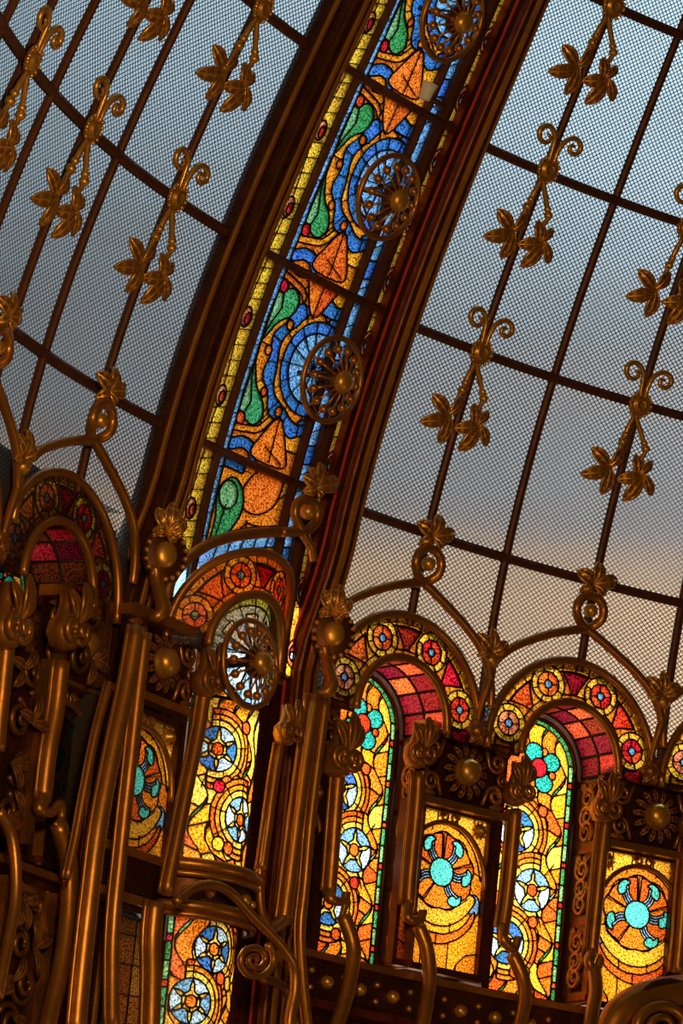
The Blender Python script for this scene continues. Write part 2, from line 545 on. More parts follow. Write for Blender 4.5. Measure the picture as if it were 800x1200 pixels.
class Panel:
    def __init__(self, x0, y0, x1, y1, res=330):
        self.x0, self.y0, self.res = x0, y0, res
        self.W = int(round((x1 - x0) * res)); self.H = int(round((y1 - y0) * res))
        self.X, self.Y = np.meshgrid(x0 + (np.arange(self.W) + 0.5) / res, y0 + (np.arange(self.H) + 0.5) / res)
        self.id = np.zeros((self.H, self.W), np.int32); self.col = [None]
        self.lead = np.zeros((self.H, self.W), bool)

    def paint(self, m, color, on=None):
        if on is not None:
            ok = np.isin(self.id, [i for i, c in enumerate(self.col) if c in on]); m = m & ok
        self.col.append(color); self.id[m] = len(self.col) - 1
        self.lead[m] = False
        return m

    def in_poly(self, P):
        P = np.array([p[:2] for p in P], float); m = np.zeros(self.id.shape, bool)
        c0 = max(0, int((P[:, 0].min() - self.x0) * self.res) - 1); c1 = min(self.W, int((P[:, 0].max() - self.x0) * self.res) + 2)
        r0 = max(0, int((P[:, 1].min() - self.y0) * self.res) - 1); r1 = min(self.H, int((P[:, 1].max() - self.y0) * self.res) + 2)
        if c1 <= c0 or r1 <= r0: return m
        X = self.X[r0:r1, c0:c1]; Y = self.Y[r0:r1, c0:c1]; s = m[r0:r1, c0:c1]
        for (xa, ya), (xb, yb) in zip(P, np.roll(P, -1, 0)):
            if ya == yb: continue
            s ^= ((ya > Y) != (yb > Y)) & (X < (xb - xa) * (Y - ya) / (yb - ya) + xa)
        return m

    def poly(self, P, color, on=None, k=0):
        if k: P = spline(P, k, True)
        return self.paint(self.in_poly(P), color, on)

    def ell(self, x, y, a, b, color, on=None):
        return self.paint(((self.X - x) / a) ** 2 + ((self.Y - y) / b) ** 2 < 1, color, on)

    def circle(self, x, y, r, color, on=None): return self.ell(x, y, r, r, color, on)

    def near(self, P, w):
        """pixels within half width w/2 of polyline P"""
        m = np.zeros(self.id.shape, bool); h = w / 2
        for (xa, ya), (xb, yb) in zip([p[:2] for p in P[:-1]], [p[:2] for p in P[1:]]):
            c0 = max(0, int((min(xa, xb) - h - self.x0) * self.res) - 1); c1 = min(self.W, int((max(xa, xb) + h - self.x0) * self.res) + 2)
            r0 = max(0, int((min(ya, yb) - h - self.y0) * self.res) - 1); r1 = min(self.H, int((max(ya, yb) + h - self.y0) * self.res) + 2)
            if c1 <= c0 or r1 <= r0: continue
            X = self.X[r0:r1, c0:c1]; Y = self.Y[r0:r1, c0:c1]
            dx, dy = xb - xa, yb - ya; L = dx * dx + dy * dy + 1e-12
            t = np.clip(((X - xa) * dx + (Y - ya) * dy) / L, 0, 1)
            m[r0:r1, c0:c1] |= (X - xa - t * dx) ** 2 + (Y - ya - t * dy) ** 2 < h * h
        return m

    def band(self, P, w, color, on=None, k=6):
        return self.paint(self.near(spline(P, k) if k and len(P) > 2 else P, w), color, on)

    def cut(self, P, on=None, k=0, w=0.0062):
        m = self.near(spline(P, k) if k and len(P) > 2 else P, w)
        if on is not None: m &= np.isin(self.id, [i for i, c in enumerate(self.col) if c in on])
        self.lead |= m

    def spokes(self, x, y, r0, r1, n, a0=0.0, on=None):
        for i in range(n):
            a = a0 + 2 * PI * i / n
            self.cut([(x + r0 * math.cos(a), y + r0 * math.sin(a)), (x + r1 * math.cos(a), y + r1 * math.sin(a))], on)

    def keep(self, m): self.id[~m] = 0

    def build(self, parent, f, inv, lead_w=2, came=0.010, min_px=34):
        """f(x, y, z) -> world point; inv -> the parent's local space. Each pane becomes a part, the lead one more"""
        ids = self.id; H, W = ids.shape
        pad = np.zeros((H + 8, W + 8), np.int32); pad[4:-4, 4:-4] = ids
        edge = np.zeros_like(ids, bool)
        for dy in range(-lead_w, lead_w + 1):
            for dx in range(-lead_w, lead_w + 1):
                if 0 < dx * dx + dy * dy <= lead_w * lead_w + 0.5:
                    edge |= pad[4 + dy:4 + dy + H, 4 + dx:4 + dx + W] != ids
        g = np.where(edge | self.lead, 0, ids)
        inv = np.array(inv)

        def to3(P, z):
            Q = np.array([f(self.x0 + p[0] / self.res, self.y0 + p[1] / self.res, z) for p in P])
            return Q @ inv[:3, :3].T + inv[:3, 3]
        rims = []; panes = []; full = np.zeros((H, W), bool)
        for runs in components(g):
            n = sum(b - a for _, a, b, _ in runs)
            if n < min_px: continue
            ya = runs[0][0]; yb = runs[-1][0]; xa = min(r[1] for r in runs); xb = max(r[2] for r in runs)
            m = np.zeros((yb - ya + 1, xb - xa), bool)
            for y, a, b, v in runs: m[y - ya, a - xa:b - xa] = True
            Ls = [simplify(P, 0.5) for P in loops_of(m, xa, ya) if abs(area(P)) > 9]
            Ls = [P for P in Ls if len(P) > 2]
            if not Ls: continue
            Ls.sort(key=lambda P: -abs(area(P)))
            panes.append((Ls, self.col[runs[0][3]])); rims += Ls
            for y, a, b, v in runs: full[y, a:b] = True
        panes.sort(key=lambda t: -abs(area(t[0][0])))
        small = {}
        for k, (Ls, color) in enumerate(panes):
            z = random.uniform(-0.002, 0.002)
            V = [to3(P, z) for P in Ls]
            tri = tessellate_polygon([[Vector((p[0], p[1], 0)) for p in P] for P in Ls])
            A = np.vstack(V)
            if k < 290:
                me = mesh('glass_pane', A, [tuple(t) for t in tri], False)
                link('glass_pane', me, MATS['glass_' + color], parent)
            else:
                small.setdefault(color, MB()).add(A, [tuple(t) for t in tri])
        for c, mb in small.items():
            tag(mb.build('small_glass_panes', MATS['glass_' + c], parent, False), kind='stuff')
        # the lead: everything inside the outline that is not glass
        outl = [simplify(P, 0.5) for P in loops_of(ids > 0) if abs(area(P)) > 60]
        pts = []; edges = []
        for P in outl + rims:
            n = len(pts); pts += [Vector((p[0], p[1])) for p in P]
            edges += [(n + i, n + (i + 1) % len(P)) for i in range(len(P))]
        rv, re, rf = delaunay_2d_cdt(pts, edges, [], 0, 1e-5)[:3]
        Q = [(v[0], v[1]) for v in rv]
        keep = []
        for t in rf:                                  # a triangle belongs to the lead if its middle lies on lead
            cx = int(sum(Q[i][0] for i in t) / 3); cy = int(sum(Q[i][1] for i in t) / 3)
            if 0 <= cx < W and 0 <= cy < H and ids[cy, cx] > 0 and not full[cy, cx]: keep.append(t)
        rf = keep
        n = len(Q)
        V = np.vstack([to3(Q, came * 0.6), to3(Q, -came)])
        F = [tuple(t) for t in rf]
        cnt = {}
        for t in F:
            for i in range(len(t)):
                a, b = t[i], t[(i + 1) % len(t)]
                cnt[(a, b)] = 1
        side = [(b, a, a + n, b + n) for a, b in cnt if (b, a) not in cnt]
        mb = MB(); mb.add(V, F + side)
        mb.build('lead_came', LEAD, parent, False)


def roundel(p, x, y, rx, ry, ring, inner, core, n1=6, n2=4, a=0.3, on=None):
    p.ell(x, y, rx, ry, ring, on); p.ell(x, y, rx * 0.64, ry * 0.64, inner, on); 
    for i in range(n1):
        t = a + 2 * PI * i / n1
        p.cut([(x + rx * 0.64 * math.cos(t), y + ry * 0.64 * math.sin(t)), (x + rx * math.cos(t), y + ry * math.sin(t))])
    for i in range(n2):
        t = 0.1 + 2 * PI * i / n2
        p.cut([(x, y), (x + rx * 0.64 * math.cos(t), y + ry * 0.64 * math.sin(t))])
    p.ell(x, y, rx * 0.22, ry * 0.22, core, on)


def star(p, x, y, r, ring='cream', sky=('sky', 'pale'), n=5, a0=PI / 2, ry=None, on=None):
    e = (ry or r) / r
    p.ell(x, y, r, r * e, sky[0], on)
    for i in range(n):                        # alternate sky colours between the rays
        if i % 2:
            A = a0 + 2 * PI * i / n; B = a0 + 2 * PI * (i + 1) / n
            P = [(x, y)] + [(x + r * math.cos(A + (B - A) * j / 8), y + r * e * math.sin(A + (B - A) * j / 8)) for j in range(9)]
            p.poly(P, sky[1], on=(sky[0],))
    for i in range(n):
        A = a0 + 2 * PI * i / n
        P = [(0.2, -0.5), (0.45, -0.115), (0.7, -0.1), (0.97, 0), (0.7, 0.1), (0.45, 0.115), (0.2, 0.5)]
        Q = [(x + r * (q * math.cos(A) - t * 0.9 * math.sin(A)), y + r * e * (q * math.sin(A) + t * 0.9 * math.cos(A))) for q, t in P]
        p.poly(Q, ring, on=sky)
    p.ell(x, y, r * 0.28, r * e * 0.28, 'orange', on)


def draw_archivolt():
    p = Panel(-0.84, -0.06, 0.84, 0.84)
    Rr = np.hypot(p.X, p.Y); A = np.degrees(np.arctan2(p.Y, p.X))
    ring = (Rr < 0.765) & (Rr > 0.455) & (p.Y > -0.05)
    p.paint(ring, 'amber')
    for i, a in enumerate((0, 42, 90, 138, 180)):
        m = ring & (Rr > 0.515) & (Rr < 0.68) & (np.abs(A - a) < 2 + 9 * (Rr - 0.51) / 0.19)
        p.paint(m, ('red', 'red', 'dark_red', 'orange', 'amber')[i])
        for q in (-10, 10): p.cut([(0.5 * math.cos(math.radians(a)), 0.5 * math.sin(math.radians(a))), (0.72 * math.cos(math.radians(a + q * 1.2)), 0.72 * math.sin(math.radians(a + q * 1.2)))], on=('amber',))
    for i in range(19):
        a = math.radians(i * 10)
        p.cut([(0.685 * math.cos(a), 0.685 * math.sin(a)), (0.81 * math.cos(a), 0.81 * math.sin(a))])
    p.paint(ring & (Rr > 0.69), 'gold')
    for i in range(19):
        a = math.radians(i * 10)
        p.cut([(0.685 * math.cos(a), 0.685 * math.sin(a)), (0.81 * math.cos(a), 0.81 * math.sin(a))])
    p.paint(ring & (Rr < 0.512), 'gold')
    for i in range(13):
        a = math.radians(i * 15 + 4)
        p.cut([(0.44 * math.cos(a), 0.44 * math.sin(a)), (0.51 * math.cos(a), 0.51 * math.sin(a))])
    for i, a in enumerate((18, 66, 114, 162)):
        t = math.radians(a); x, y = 0.607 * math.cos(t), 0.607 * math.sin(t)
        p.cut([(0.47 * math.cos(t), 0.47 * math.sin(t)), (0.76 * math.cos(t), 0.76 * math.sin(t))], on=('amber',))
        roundel(p, x, y, 0.152, 0.146, 'yellow', ('red', 'red', 'orange', 'rose')[i], 'sky', 8, 4, t)
    p.keep(ring)
    return p


def flow(p, m, ncol=5, seed=0, colors=('yellow', 'gold', 'amber', 'cream', 'orange', 'gold'), amp=0.06, per=0.43, x0=-0.37, x1=0.37):
    """sinuous flame ribbons filling mask m"""
    rnd = random.Random(seed)
    ph = rnd.uniform(0, 6)
    w = (x1 - x0) / ncol
    for k in range(ncol):
        L = x0 + k * w; d = amp * np.sin(2 * PI * p.Y / per + ph + 0.5 * k)
        q = m & (p.X >= L + d - (9 if k == 0 else 0)) & ((p.X < L + w + d) if k < ncol - 1 else True)
        y = p.y0; i = 0
        while y < p.y0 + p.H / p.res:
            h = rnd.uniform(0.10, 0.22)
            p.paint(q & (p.Y + 0.35 * p.X * (-1) ** k >= y - 0.4) & (p.Y + 0.35 * p.X * (-1) ** k < y + h + (9 if y + h > p.y0 + p.H / p.res else 0)), colors[(i * 2 + k * 3 + rnd.randint(0, 1)) % len(colors)])
            y += h; i += 1


def draw_strip(hw, y0, y1, stars, arched=True, flower=None, seed=0, border=0.048):
    """tall lancet: green borders, blue star roundels among flames"""
    p = Panel(-hw - 0.01, y0, hw + 0.01, y1 + 0.01)
    yc = y1 - hw if arched else 9
    shape = (np.abs(p.X) < hw) & (p.Y < y1) & ((p.Y < yc) | (np.hypot(p.X, p.Y - yc) < hw))
    inner = (np.abs(p.X) < hw - border) & (p.Y < y1 - (border if arched else -1)) & ((p.Y < yc) | (np.hypot(p.X, p.Y - yc) < hw - border))
    p.paint(shape, 'green')
    y = y0 + 0.12; k = 0
    while y < (yc if arched else y1):
        for s in (-1, 1):
            p.paint(shape & (np.abs(p.Y - y) < 0.024) & (p.X * s > 0), 'red')
            p.cut([(s * (hw - border - 0.01), y + 0.155), (s * hw, y + 0.155)])
            p.paint(shape & (np.abs(p.Y - y - 0.09) < 0.065) & (p.X * s > 0), 'light_green')
        y += 0.31
    if arched:
        for a in range(10, 180, 20):
            t = math.radians(a); p.cut([(0, yc), (hw * math.cos(t), yc + hw * math.sin(t))])
    flow(p, inner, 7 if hw > 0.4 else 6, seed, x0=-hw, x1=hw)
    for i, (x, y, r) in enumerate(stars):
        s = -1 if x > 0 else 1                # arcs open towards the wide side
        for q, c in ((r + 0.125, 'orange'), (r + 0.085, 'gold'), (r + 0.045, 'cream')):
            m = inner & (np.hypot(p.X - x, p.Y - y) < q) & ((p.X - x) * s > -0.06)
            p.paint(m, c)
        p.spokes(x, y, r, r + 0.13, 9, 0.2, on=('orange', 'gold', 'cream'))
        for (dx, dy, rr, c) in ((s * 0.19, -0.2, 0.05, 'yellow'), (s * 0.10, -0.215, 0.045, 'orange'), (s * 0.23, 0.19, 0.045, 'red')):
            m = inner & (np.hypot(p.X - x - dx, p.Y - y - dy) < rr); p.paint(m, c)
    for i, (x, y, r) in enumerate(stars):
        m0 = p.id.copy()
        star(p, x, y, r, 'cream', ('sky', 'pale') if i % 2 else ('blue', 'pale'), 6 if hw > 0.4 else 5)
        p.id = np.where(inner, p.id, m0)
    if flower:
        x, y = flower
        m0 = p.id.copy()
        for i in range(4):
            a = PI / 4 * 0.6 + i * PI / 2
            p.ell(x + 0.125 * math.cos(a), y + 0.125 * math.sin(a), 0.082, 0.075, 'sea')
            b = a + PI / 4; p.circle(x + 0.135 * math.cos(b), y + 0.135 * math.sin(b), 0.032, 'orange')
        p.circle(x, y, 0.075, 'red')
        p.id = np.where(inner, p.id, m0)
    p.id[~shape] = 0
    return p


def draw_crab(F, Z, x0, x1, y0, y1):
    """teal flower with five clawed arms on scalloped orange, red sickle below; traced through F from zoom Z"""
    L = lambda P: [tuple(F.px(*Z(*q))[:2]) for q in P]
    p = Panel(x0, y0, x1, y1)
    all_ = np.ones(p.id.shape, bool)
    p.paint(all_, 'gold')
    yt = y1 - 0.16
    for x in (-0.12, 0.14): p.cut([(x, y1), (x, 0.3)])
    # arched head: field above it is yellow too
    p.paint((p.Y > 0) & (np.hypot(p.X / 0.37, (p.Y + 0.06) / 0.42) > 1), 'yellow')
    for x in (-0.25, -0.08, 0.11, 0.27): p.cut([(x, y1), (x, 0.30)], on=('yellow',))
    # petals at the two sides
    for sgn in (-1, 1):
        p.ell(sgn * 0.33, -0.20, 0.055, 0.085, 'sky')
        p.cut([(sgn * 0.30, 0.05), (x1 * sgn, 0.02)])
    p.poly([(-0.30, -0.12), (-0.28, -0.26), (-0.14, -0.37), (0, -0.40), (0.14, -0.37), (0.28, -0.26), (0.30, -0.12)], 'yellow', k=5)
    p.poly([(-0.34, -0.24), (-0.24, -0.37), (-0.1, -0.445), (0, -0.455), (0.1, -0.445), (0.24, -0.37), (0.34, -0.24), (0.33, -0.34), (0.2, -0.47), (0, -0.535), (-0.2, -0.47), (-0.33, -0.34)], 'orange', k=4)
    p.cut([(0, -0.45), (0, -0.55)])
    for x in (-0.13, 0.12): p.cut([(x, -0.36), (x, y0)], on=('gold', 'yellow'))
    for s in (-1, 1):
        p.poly([(s * 0.19, y0), (s * 0.21, -0.66), (s * 0.29, -0.58), (s * 0.40, -0.55), (s * 0.40, y0)], 'amber')
    blob = []
    for i in range(60):
        a = 2 * PI * i / 60
        r = 0.262 + 0.022 * abs(math.sin(a * 4.5 + 0.6))
        blob.append((r * 1.08 * math.cos(a), r * 1.04 * math.sin(a) + 0.01))
    p.poly(blob, 'deepamber')
    p.spokes(0, 0, 0.06, 0.34, 5, math.radians(90), on=('deepamber',))
    for i in range(0, 5, 2):
        a = math.radians(90 + 72 * i); P = [(0, 0)] + [(0.29 * math.cos(a + math.radians(4 + 8 * j)), 0.29 * math.sin(a + math.radians(4 + 8 * j))) for j in range(9)]
        p.poly(P, 'orange', on=('deepamber',))
    p.cut([(-0.27, -0.16), (-0.14, -0.245), (0, -0.27), (0.14, -0.245), (0.27, -0.16)], k=5)
    for i, a in enumerate((54, 126, 198, 270 + 36, -3)):
        t = math.radians(a); ca, sa = math.cos(t), math.sin(t); sg = (1, -1, 1, 1, 1)[i]
        R = lambda r, q: (r * ca - q * sg * sa, r * sa + q * sg * ca)
        arm = [R(0.09, 0.0), R(0.15, -0.012), R(0.20, 0.0), R(0.235, 0.02)]
        p.band(arm, 0.062, 'pale'); p.cut(arm, k=4)
        p.band([arm[0], arm[1], arm[2]], 0.022, 'sky')
        p.poly([R(0.205, -0.055), R(0.255, -0.05), R(0.285, 0.0), R(0.275, 0.055), R(0.235, 0.075), R(0.235, 0.03), R(0.20, 0.01)], 'teal', k=4)
    p.ell(0, 0, 0.112, 0.105, 'teal')
    return p


def draw_rib_bay(first=False, h=1.41):
    """one bay of the rib band, y from 0 to 1.41; x is u itself; mirror-like about its middle"""
    p = Panel(-0.95, 0, 0.76, h, 300)
    X, Y = p.X, p.Y
    m = (X < -0.56); p.paint(m, 'yellow')
    rnd = random.Random(3)
    y = 0.0
    while y < h:
        p.cut([(-0.96, y + 0.10), (-0.74, y), (-0.56, y + 0.05)]); y += 0.115
    p.cut([(-0.69, 0), (-0.66, h * 0.3), (-0.70, h * 0.6), (-0.66, h)], k=6)
    for y in (0.34, 0.92):
        p.ell(-0.66, y, 0.052, 0.075, 'rose'); p.ell(-0.645, y - 0.01, 0.03, 0.045, 'red')
    p.paint((X > -0.51) & (X < -0.425), 'sky')
    for i in range(8): p.cut([(-0.52, 0.17 * i + 0.08), (-0.42, 0.17 * i + 0.11)])
    field = (X > -0.425) & (X < 0.29)
    p.paint(field, 'amber')
    cy = h * 0.56; cx = 0.2
    if first: cy = 1.6
    Rr = np.hypot(X - cx, Y - cy); A = np.arctan2(Y - cy, X - cx)
    # gold fillets and body
    p.paint(field & (Rr < 0.62), 'gold')
    p.spokes(cx, cy, 0.50, 0.66, 13, 0.2, on=('gold', 'amber'))
    lob = 0.505 + 0.022 * np.sin(A * 11 + 0.8)
    p.paint(field & (Rr < lob) & (np.abs(A) > 1.35), 'blue')
    p.paint(field & (Rr < 0.40 + 0.016 * np.sin(A * 7)), 'gold')
    p.spokes(cx, cy, 0.39, 0.53, 17, 0.35, on=('blue',))
    p.spokes(cx, cy, 0.33, 0.42, 12, 0.1, on=('gold',))
    p.paint(field & (Rr < 0.345), 'blue')
    p.paint(field & (Rr < 0.26), 'sky')
    p.spokes(cx, cy, 0.0, 0.35, 14, 0.1, on=('blue', 'sky'))
    if not first:
        for a in (2.15, 2.62, 3.16, 3.75, 4.2):
            r = 0.515 if int(a * 10) % 2 else 0.44
            m = np.hypot(X - cx - r * math.cos(a), Y - cy - r * math.sin(a)) < 0.036; p.paint(m & field, 'orange')

    def both(f):
        f(lambda x, y: (x, y)); f(lambda x, y: (x, 2 * cy - y))

    def ends(T):
        on = ('amber', 'gold')
        b = cy - h * 0.5 - 0.045 if T(0, 0)[1] == 0 else cy - h * 0.5 + 0.04
        g = lambda *P: [T(x, y + b) for x, y in P]
        p.poly(g((0.02, 0.33), (-0.12, 0.16), (-0.17, 0.0), (0.19, 0.0), (0.15, 0.16)), 'orange', k=4)
        p.cut(g((0.02, 0.34), (0.03, 0.0))); p.cut(g((-0.05, 0.10), (0.16, 0.02)))
        p.poly(g((-0.425, 0.62), (-0.425, 0.27), (-0.36, 0.23), (-0.25, 0.20), (-0.17, 0.27), (-0.20, 0.38), (-0.32, 0.47)), 'green', k=4)
        p.poly(g((-0.425, 0.62), (-0.425, 0.27), (-0.37, 0.24), (-0.33, 0.36), (-0.40, 0.52)), 'light_green', on=('green',))
        q = g((-0.385, 0.215))[0]; p.circle(*q, 0.046, 'red')
        p.band(g((-0.42, 0.14), (-0.3, 0.16), (-0.16, 0.20), (-0.05, 0.33)), 0.05, 'amber', on=('amber', 'gold'))
        p.band(g((-0.40, 0.02), (-0.3, 0.06), (-0.2, 0.05), (-0.14, 0.0)), 0.085, 'blue', on=('amber', 'gold'))
        p.cut(g((-0.24, 0.20), (-0.1, 0.45)), on=('amber', 'gold')); p.cut(g((0.1, 0.28), (0.29, 0.34)), on=('amber', 'gold'))
        p.poly(g((0.21, 0.36), (0.29, 0.40), (0.29, 0.27), (0.2, 0.24)), 'blue', on=('amber', 'gold'))
    if first:
        on = ('amber', 'gold')
        p.paint(field & (np.abs(Y - 0.9 - 0.5 * X) < 2), 'amber')
        p.poly([(0.03, 1.41), (-0.13, 1.27), (-0.16, 1.1), (0.02, 1.06), (0.2, 1.18), (0.22, 1.41)], 'orange', k=4)
        p.poly([(-0.42, 0.62), (-0.38, 0.9), (-0.42, 1.12), (-0.3, 1.25), (-0.17, 1.2), (-0.12, 1.05), (-0.22, 0.85), (-0.36, 0.68)], 'green', k=5)
        p.circle(-0.30, 1.12, 0.10, 'light_green')
        p.cut([(-0.30, 1.05), (-0.35, 0.7)]);
        p.poly([(-0.42, 0.55), (-0.2, 0.8), (-0.05, 0.98), (0.29, 1.0), (0.29, 0.4), (-0.42, 0.4)], 'gold', on=('amber',))
        for q in (((-0.05, 1.0), (-0.02, 0.6)), ((0.12, 1.0), (0.08, 0.6)), ((-0.2, 0.8), (0.3, 0.72)), ((-0.2, 0.62), (0.3, 0.55)), ((-0.42, 1.3), (-0.12, 1.33)), ((0.2, 1.2), (0.3, 1.3))): p.cut(q, on=on)
        p.paint(field & (Y > 1.3) & (X < -0.2), 'blue')
        arc = [(cast(150 + x / 3.2, 600 + y / 3.2, 0.01)) for x, y in ((150, 320), (185, 262), (260, 188), (370, 132), (480, 112), (580, 108), (640, 118))]
        m = p.near(spline(arc, 6), 0.15) & ~((X > -0.56) & (X < -0.51))
        p.paint(m, 'sky')
        for x in lin(-0.9, 0.5, 12): p.cut([(x, 0.2), (x + 0.25, 1.2)], on=('sky',)) if x > -0.55 else None
    else:
        both(ends)
    p.paint((X > 0.35) & (X < 0.46), 'sky')
    for i in range(9): p.cut([(0.34, 0.16 * i + 0.02), (0.47, 0.16 * i + 0.10)])
    for y in (0.1, 0.75): p.paint((X > 0.35) & (X < 0.46) & (np.abs(Y - y - 0.25 * X) < 0.07), 'blue')
    p.paint(X > 0.575, 'yellow')
    p.cut([(0.66, 0), (0.67, h)])
    for i in range(11): p.cut([(0.57, 0.13 * i), (0.77, 0.13 * i + 0.05)])
    for y in (0.20, 0.66, 1.12):
        p.ell(0.655, y, 0.062, 0.10, 'rose'); p.ell(0.655, y, 0.036, 0.06, 'red'); p.ell(0.645, y - 0.02, 0.022, 0.03, 'pale')
    bars = ((X > -0.56) & (X < -0.51)) | ((X > 0.29) & (X < 0.35)) | ((X > 0.46) & (X < 0.575))
    p.keep(~bars)
    return p


# ------------------------------------------------------------------ the hall around the dome
CR = -0.16                                            # middle of the rib
L_COLS = [-1.94, -2.75, -3.27, -3.90, -4.46, -5.0, -5.5, -6.3]
R_COLS = [1.77, 2.55, 3.41, 4.22, 5.0, 6.0]
LEVELS = [1.40, 2.81, 4.22, 5.55, 6.9]
ARCHES = [-3.62, -2.05, 1.77, 3.38, 4.99]


def struct(name, mb, mat, parent=None):
    o = mb.build(name, mat, parent, False)
    if parent is None: o['kind'] = 'structure'
    return o


def sheet(us, ss, d0, d1=None):
    """curved slab following the dome between two depths"""
    mb = MB(); nu, ns = len(us), len(ss)
    V = [S(u, s, d0) for s in ss for u in us]
    F = [(j * nu + i, j * nu + i + 1, (j + 1) * nu + i + 1, (j + 1) * nu + i) for j in range(ns - 1) for i in range(nu - 1)]
    if d1 is not None:
        n = len(V); V += [S(u, s, d1) for s in ss for u in us]
        F += [tuple(i + n for i in f)[::-1] for f in list(F)]
        for i in range(nu - 1):
            F.append((i + 1, i, n + i, n + i + 1)); k = (ns - 1) * nu; F.append((k + i, k + i + 1, n + k + i + 1, n + k + i))
        for j in range(ns - 1):
            a, b = j * nu, (j + 1) * nu; F.append((a, b, n + b, n + a)); a += nu - 1; b += nu - 1; F.append((b, a, n + a, n + b))
    return mb.add(V, F)


def lin(a, b, n): return [a + (b - a) * i / n for i in range(n + 1)]


struct('floor', MB().box(-27, 16, -14, 13, -8.2, -8.0), FLOORM)
struct('wall_left', MB().box(-27.2, -27, -14, 8.2, -8, 12.4), PLASTER)
struct('wall_right', MB().box(16, 16.2, -14, 8.2, -8, 12.4), PLASTER)
struct('wall_rear', MB().box(-27, 16, -14.2, -14, -8, 12.4), PLASTER)
mb = MB(); mb.box(-27, -5.9, 8.0, 8.2, -8, 12.4)
struct('wall_front', mb, PLASTER)
struct('wall_front', MB().box(5.6, 16, 8.0, 8.2, -8, 12.4), PLASTER)
struct('ceiling', MB().box(-27, 16, -14, 7.9, 12.1, 12.4).box(-27, -5.0, 7.9, 8.2, 12.1, 12.4).box(4.8, 16, 7.9, 8.2, 12.1, 12.4), PLASTER)
# unseen drum added to shut out the sky, and the dark wall under the ledge
struct('sky_shield', sheet(lin(-6.3, 6.0, 30), [-13.9, -2.0, 0.0, 0.4], -1.45, -1.55), PLASTER)
struct('sky_shield', sheet(lin(-6.3, -1.32, 14), [0.35, 0.7], -1.45, -1.55), PLASTER)  # raised on the left to keep sky light off that arch
mb = MB(); mb.add(*(lambda U: ([S(u, 0.72, -0.03) for u in U] + [S(u, 0.72, -1.55) for u in U], [(i, i + 1, len(U) + i + 1, len(U) + i) for i in range(len(U) - 1)]))(lin(-6.3, -1.32, 14)))
struct('ceiling', mb, PLASTER)  # unseen roof sheet added to keep the left arch dim
for uu in (-1.32, -0.54, 0.72):  # unseen baffles added so lamps do not light neighbouring windows
    mb = MB(); mb.add([S(uu, -2.3, -0.06), S(uu, 0.6 if abs(uu) > 0.6 else 0.0, -0.06), S(uu, 0.6 if abs(uu) > 0.6 else 0.0, -1.4), S(uu, -2.3, -1.5)], [(0, 1, 2, 3)]); struct('light_baffle', mb, PLASTER)
struct('wall_lower', sheet(lin(-6.3, 6.0, 30), [-13.9, -2.3, -1.86], -0.62, -1.45), PLASTER)


def glazing(name, cols, edge, out):
    root = thing(name, Matrix.Translation(S(edge, 1.4)), None, None); root['kind'] = 'structure'
    inv = np.array(root.matrix_world.inverted()); T = lambda p: inv[:3, :3] @ p + inv[:3, 3]
    us = [edge] + cols
    def low(u): return max([math.sqrt(max(0, 0.72 ** 2 - (u - a) ** 2)) - 0.02 for a in ARCHES] + [0.03])
    for i in range(len(us) - 1):
        a, b = us[i], us[i + 1]
        for k in range(len(LEVELS)):
            nu, ns = (12, 4) if k == 0 else (4, 5)
            U = lin(a, b, nu); V = []; UV = []; F = []
            for j in range(ns + 1):
                for u in U:
                    s0 = low(u) if k == 0 else LEVELS[k - 1]
                    s = s0 + (LEVELS[k] - s0) * j / ns
                    V.append(T(S(u, s, -0.012))); UV.append((u, s))
            n = nu + 1
            F = [(j * n + q, j * n + q + 1, (j + 1) * n + q + 1, (j + 1) * n + q) for j in range(ns) for q in range(nu)]
            if b < a: F = [f[::-1] for f in F]
            me = mesh('glass_pane', V, F); uvl = me.uv_layers.new(name='UVMap')
            for lp in me.loops: uvl.data[lp.index].uv = UV[lp.vertex_index]
            link('glass_pane', me, MATS['wired'], root)
    for i, u in enumerate(us[1:]):
        w = 0.030
        P = [(-w, -0.02), (-w, 0.012), (-w * 0.5, 0.026), (w * 0.5, 0.026), (w, 0.012), (w, -0.02)]
        V = []; F = []; ss = lin(low(u), 6.9, 22)
        for s in ss: V += [T(S(u + a, s, d)) for a, d in P]
        for j in range(len(ss) - 1):
            for q in range(6): F.append((j * 6 + q, j * 6 + (q + 1) % 6, (j + 1) * 6 + (q + 1) % 6, (j + 1) * 6 + q))
        MB().add(V, F).build('glazing_bar', IRON, root, False)
    for s in LEVELS[:-1]:
        w = 0.034
        P = [(-w, -0.02), (-w, 0.02), (-w * 0.4, 0.035), (w * 0.4, 0.035), (w, 0.02), (w, -0.02)]
        V = []; F = []; uu = lin(us[0], us[-1], 16)
        for u in uu: V += [T(S(u, s + a, d)) for a, d in P]
        for j in range(len(uu) - 1):
            for q in range(6): F.append((j * 6 + q, j * 6 + (q + 1) % 6, (j + 1) * 6 + (q + 1) % 6, (j + 1) * 6 + q))
        MB().add(V, F).build('glazing_bar', IRON, root, False)
    return root


glazing('window_1', L_COLS, -1.20, -1)
glazing('window_2', R_COLS, 0.86, 1)


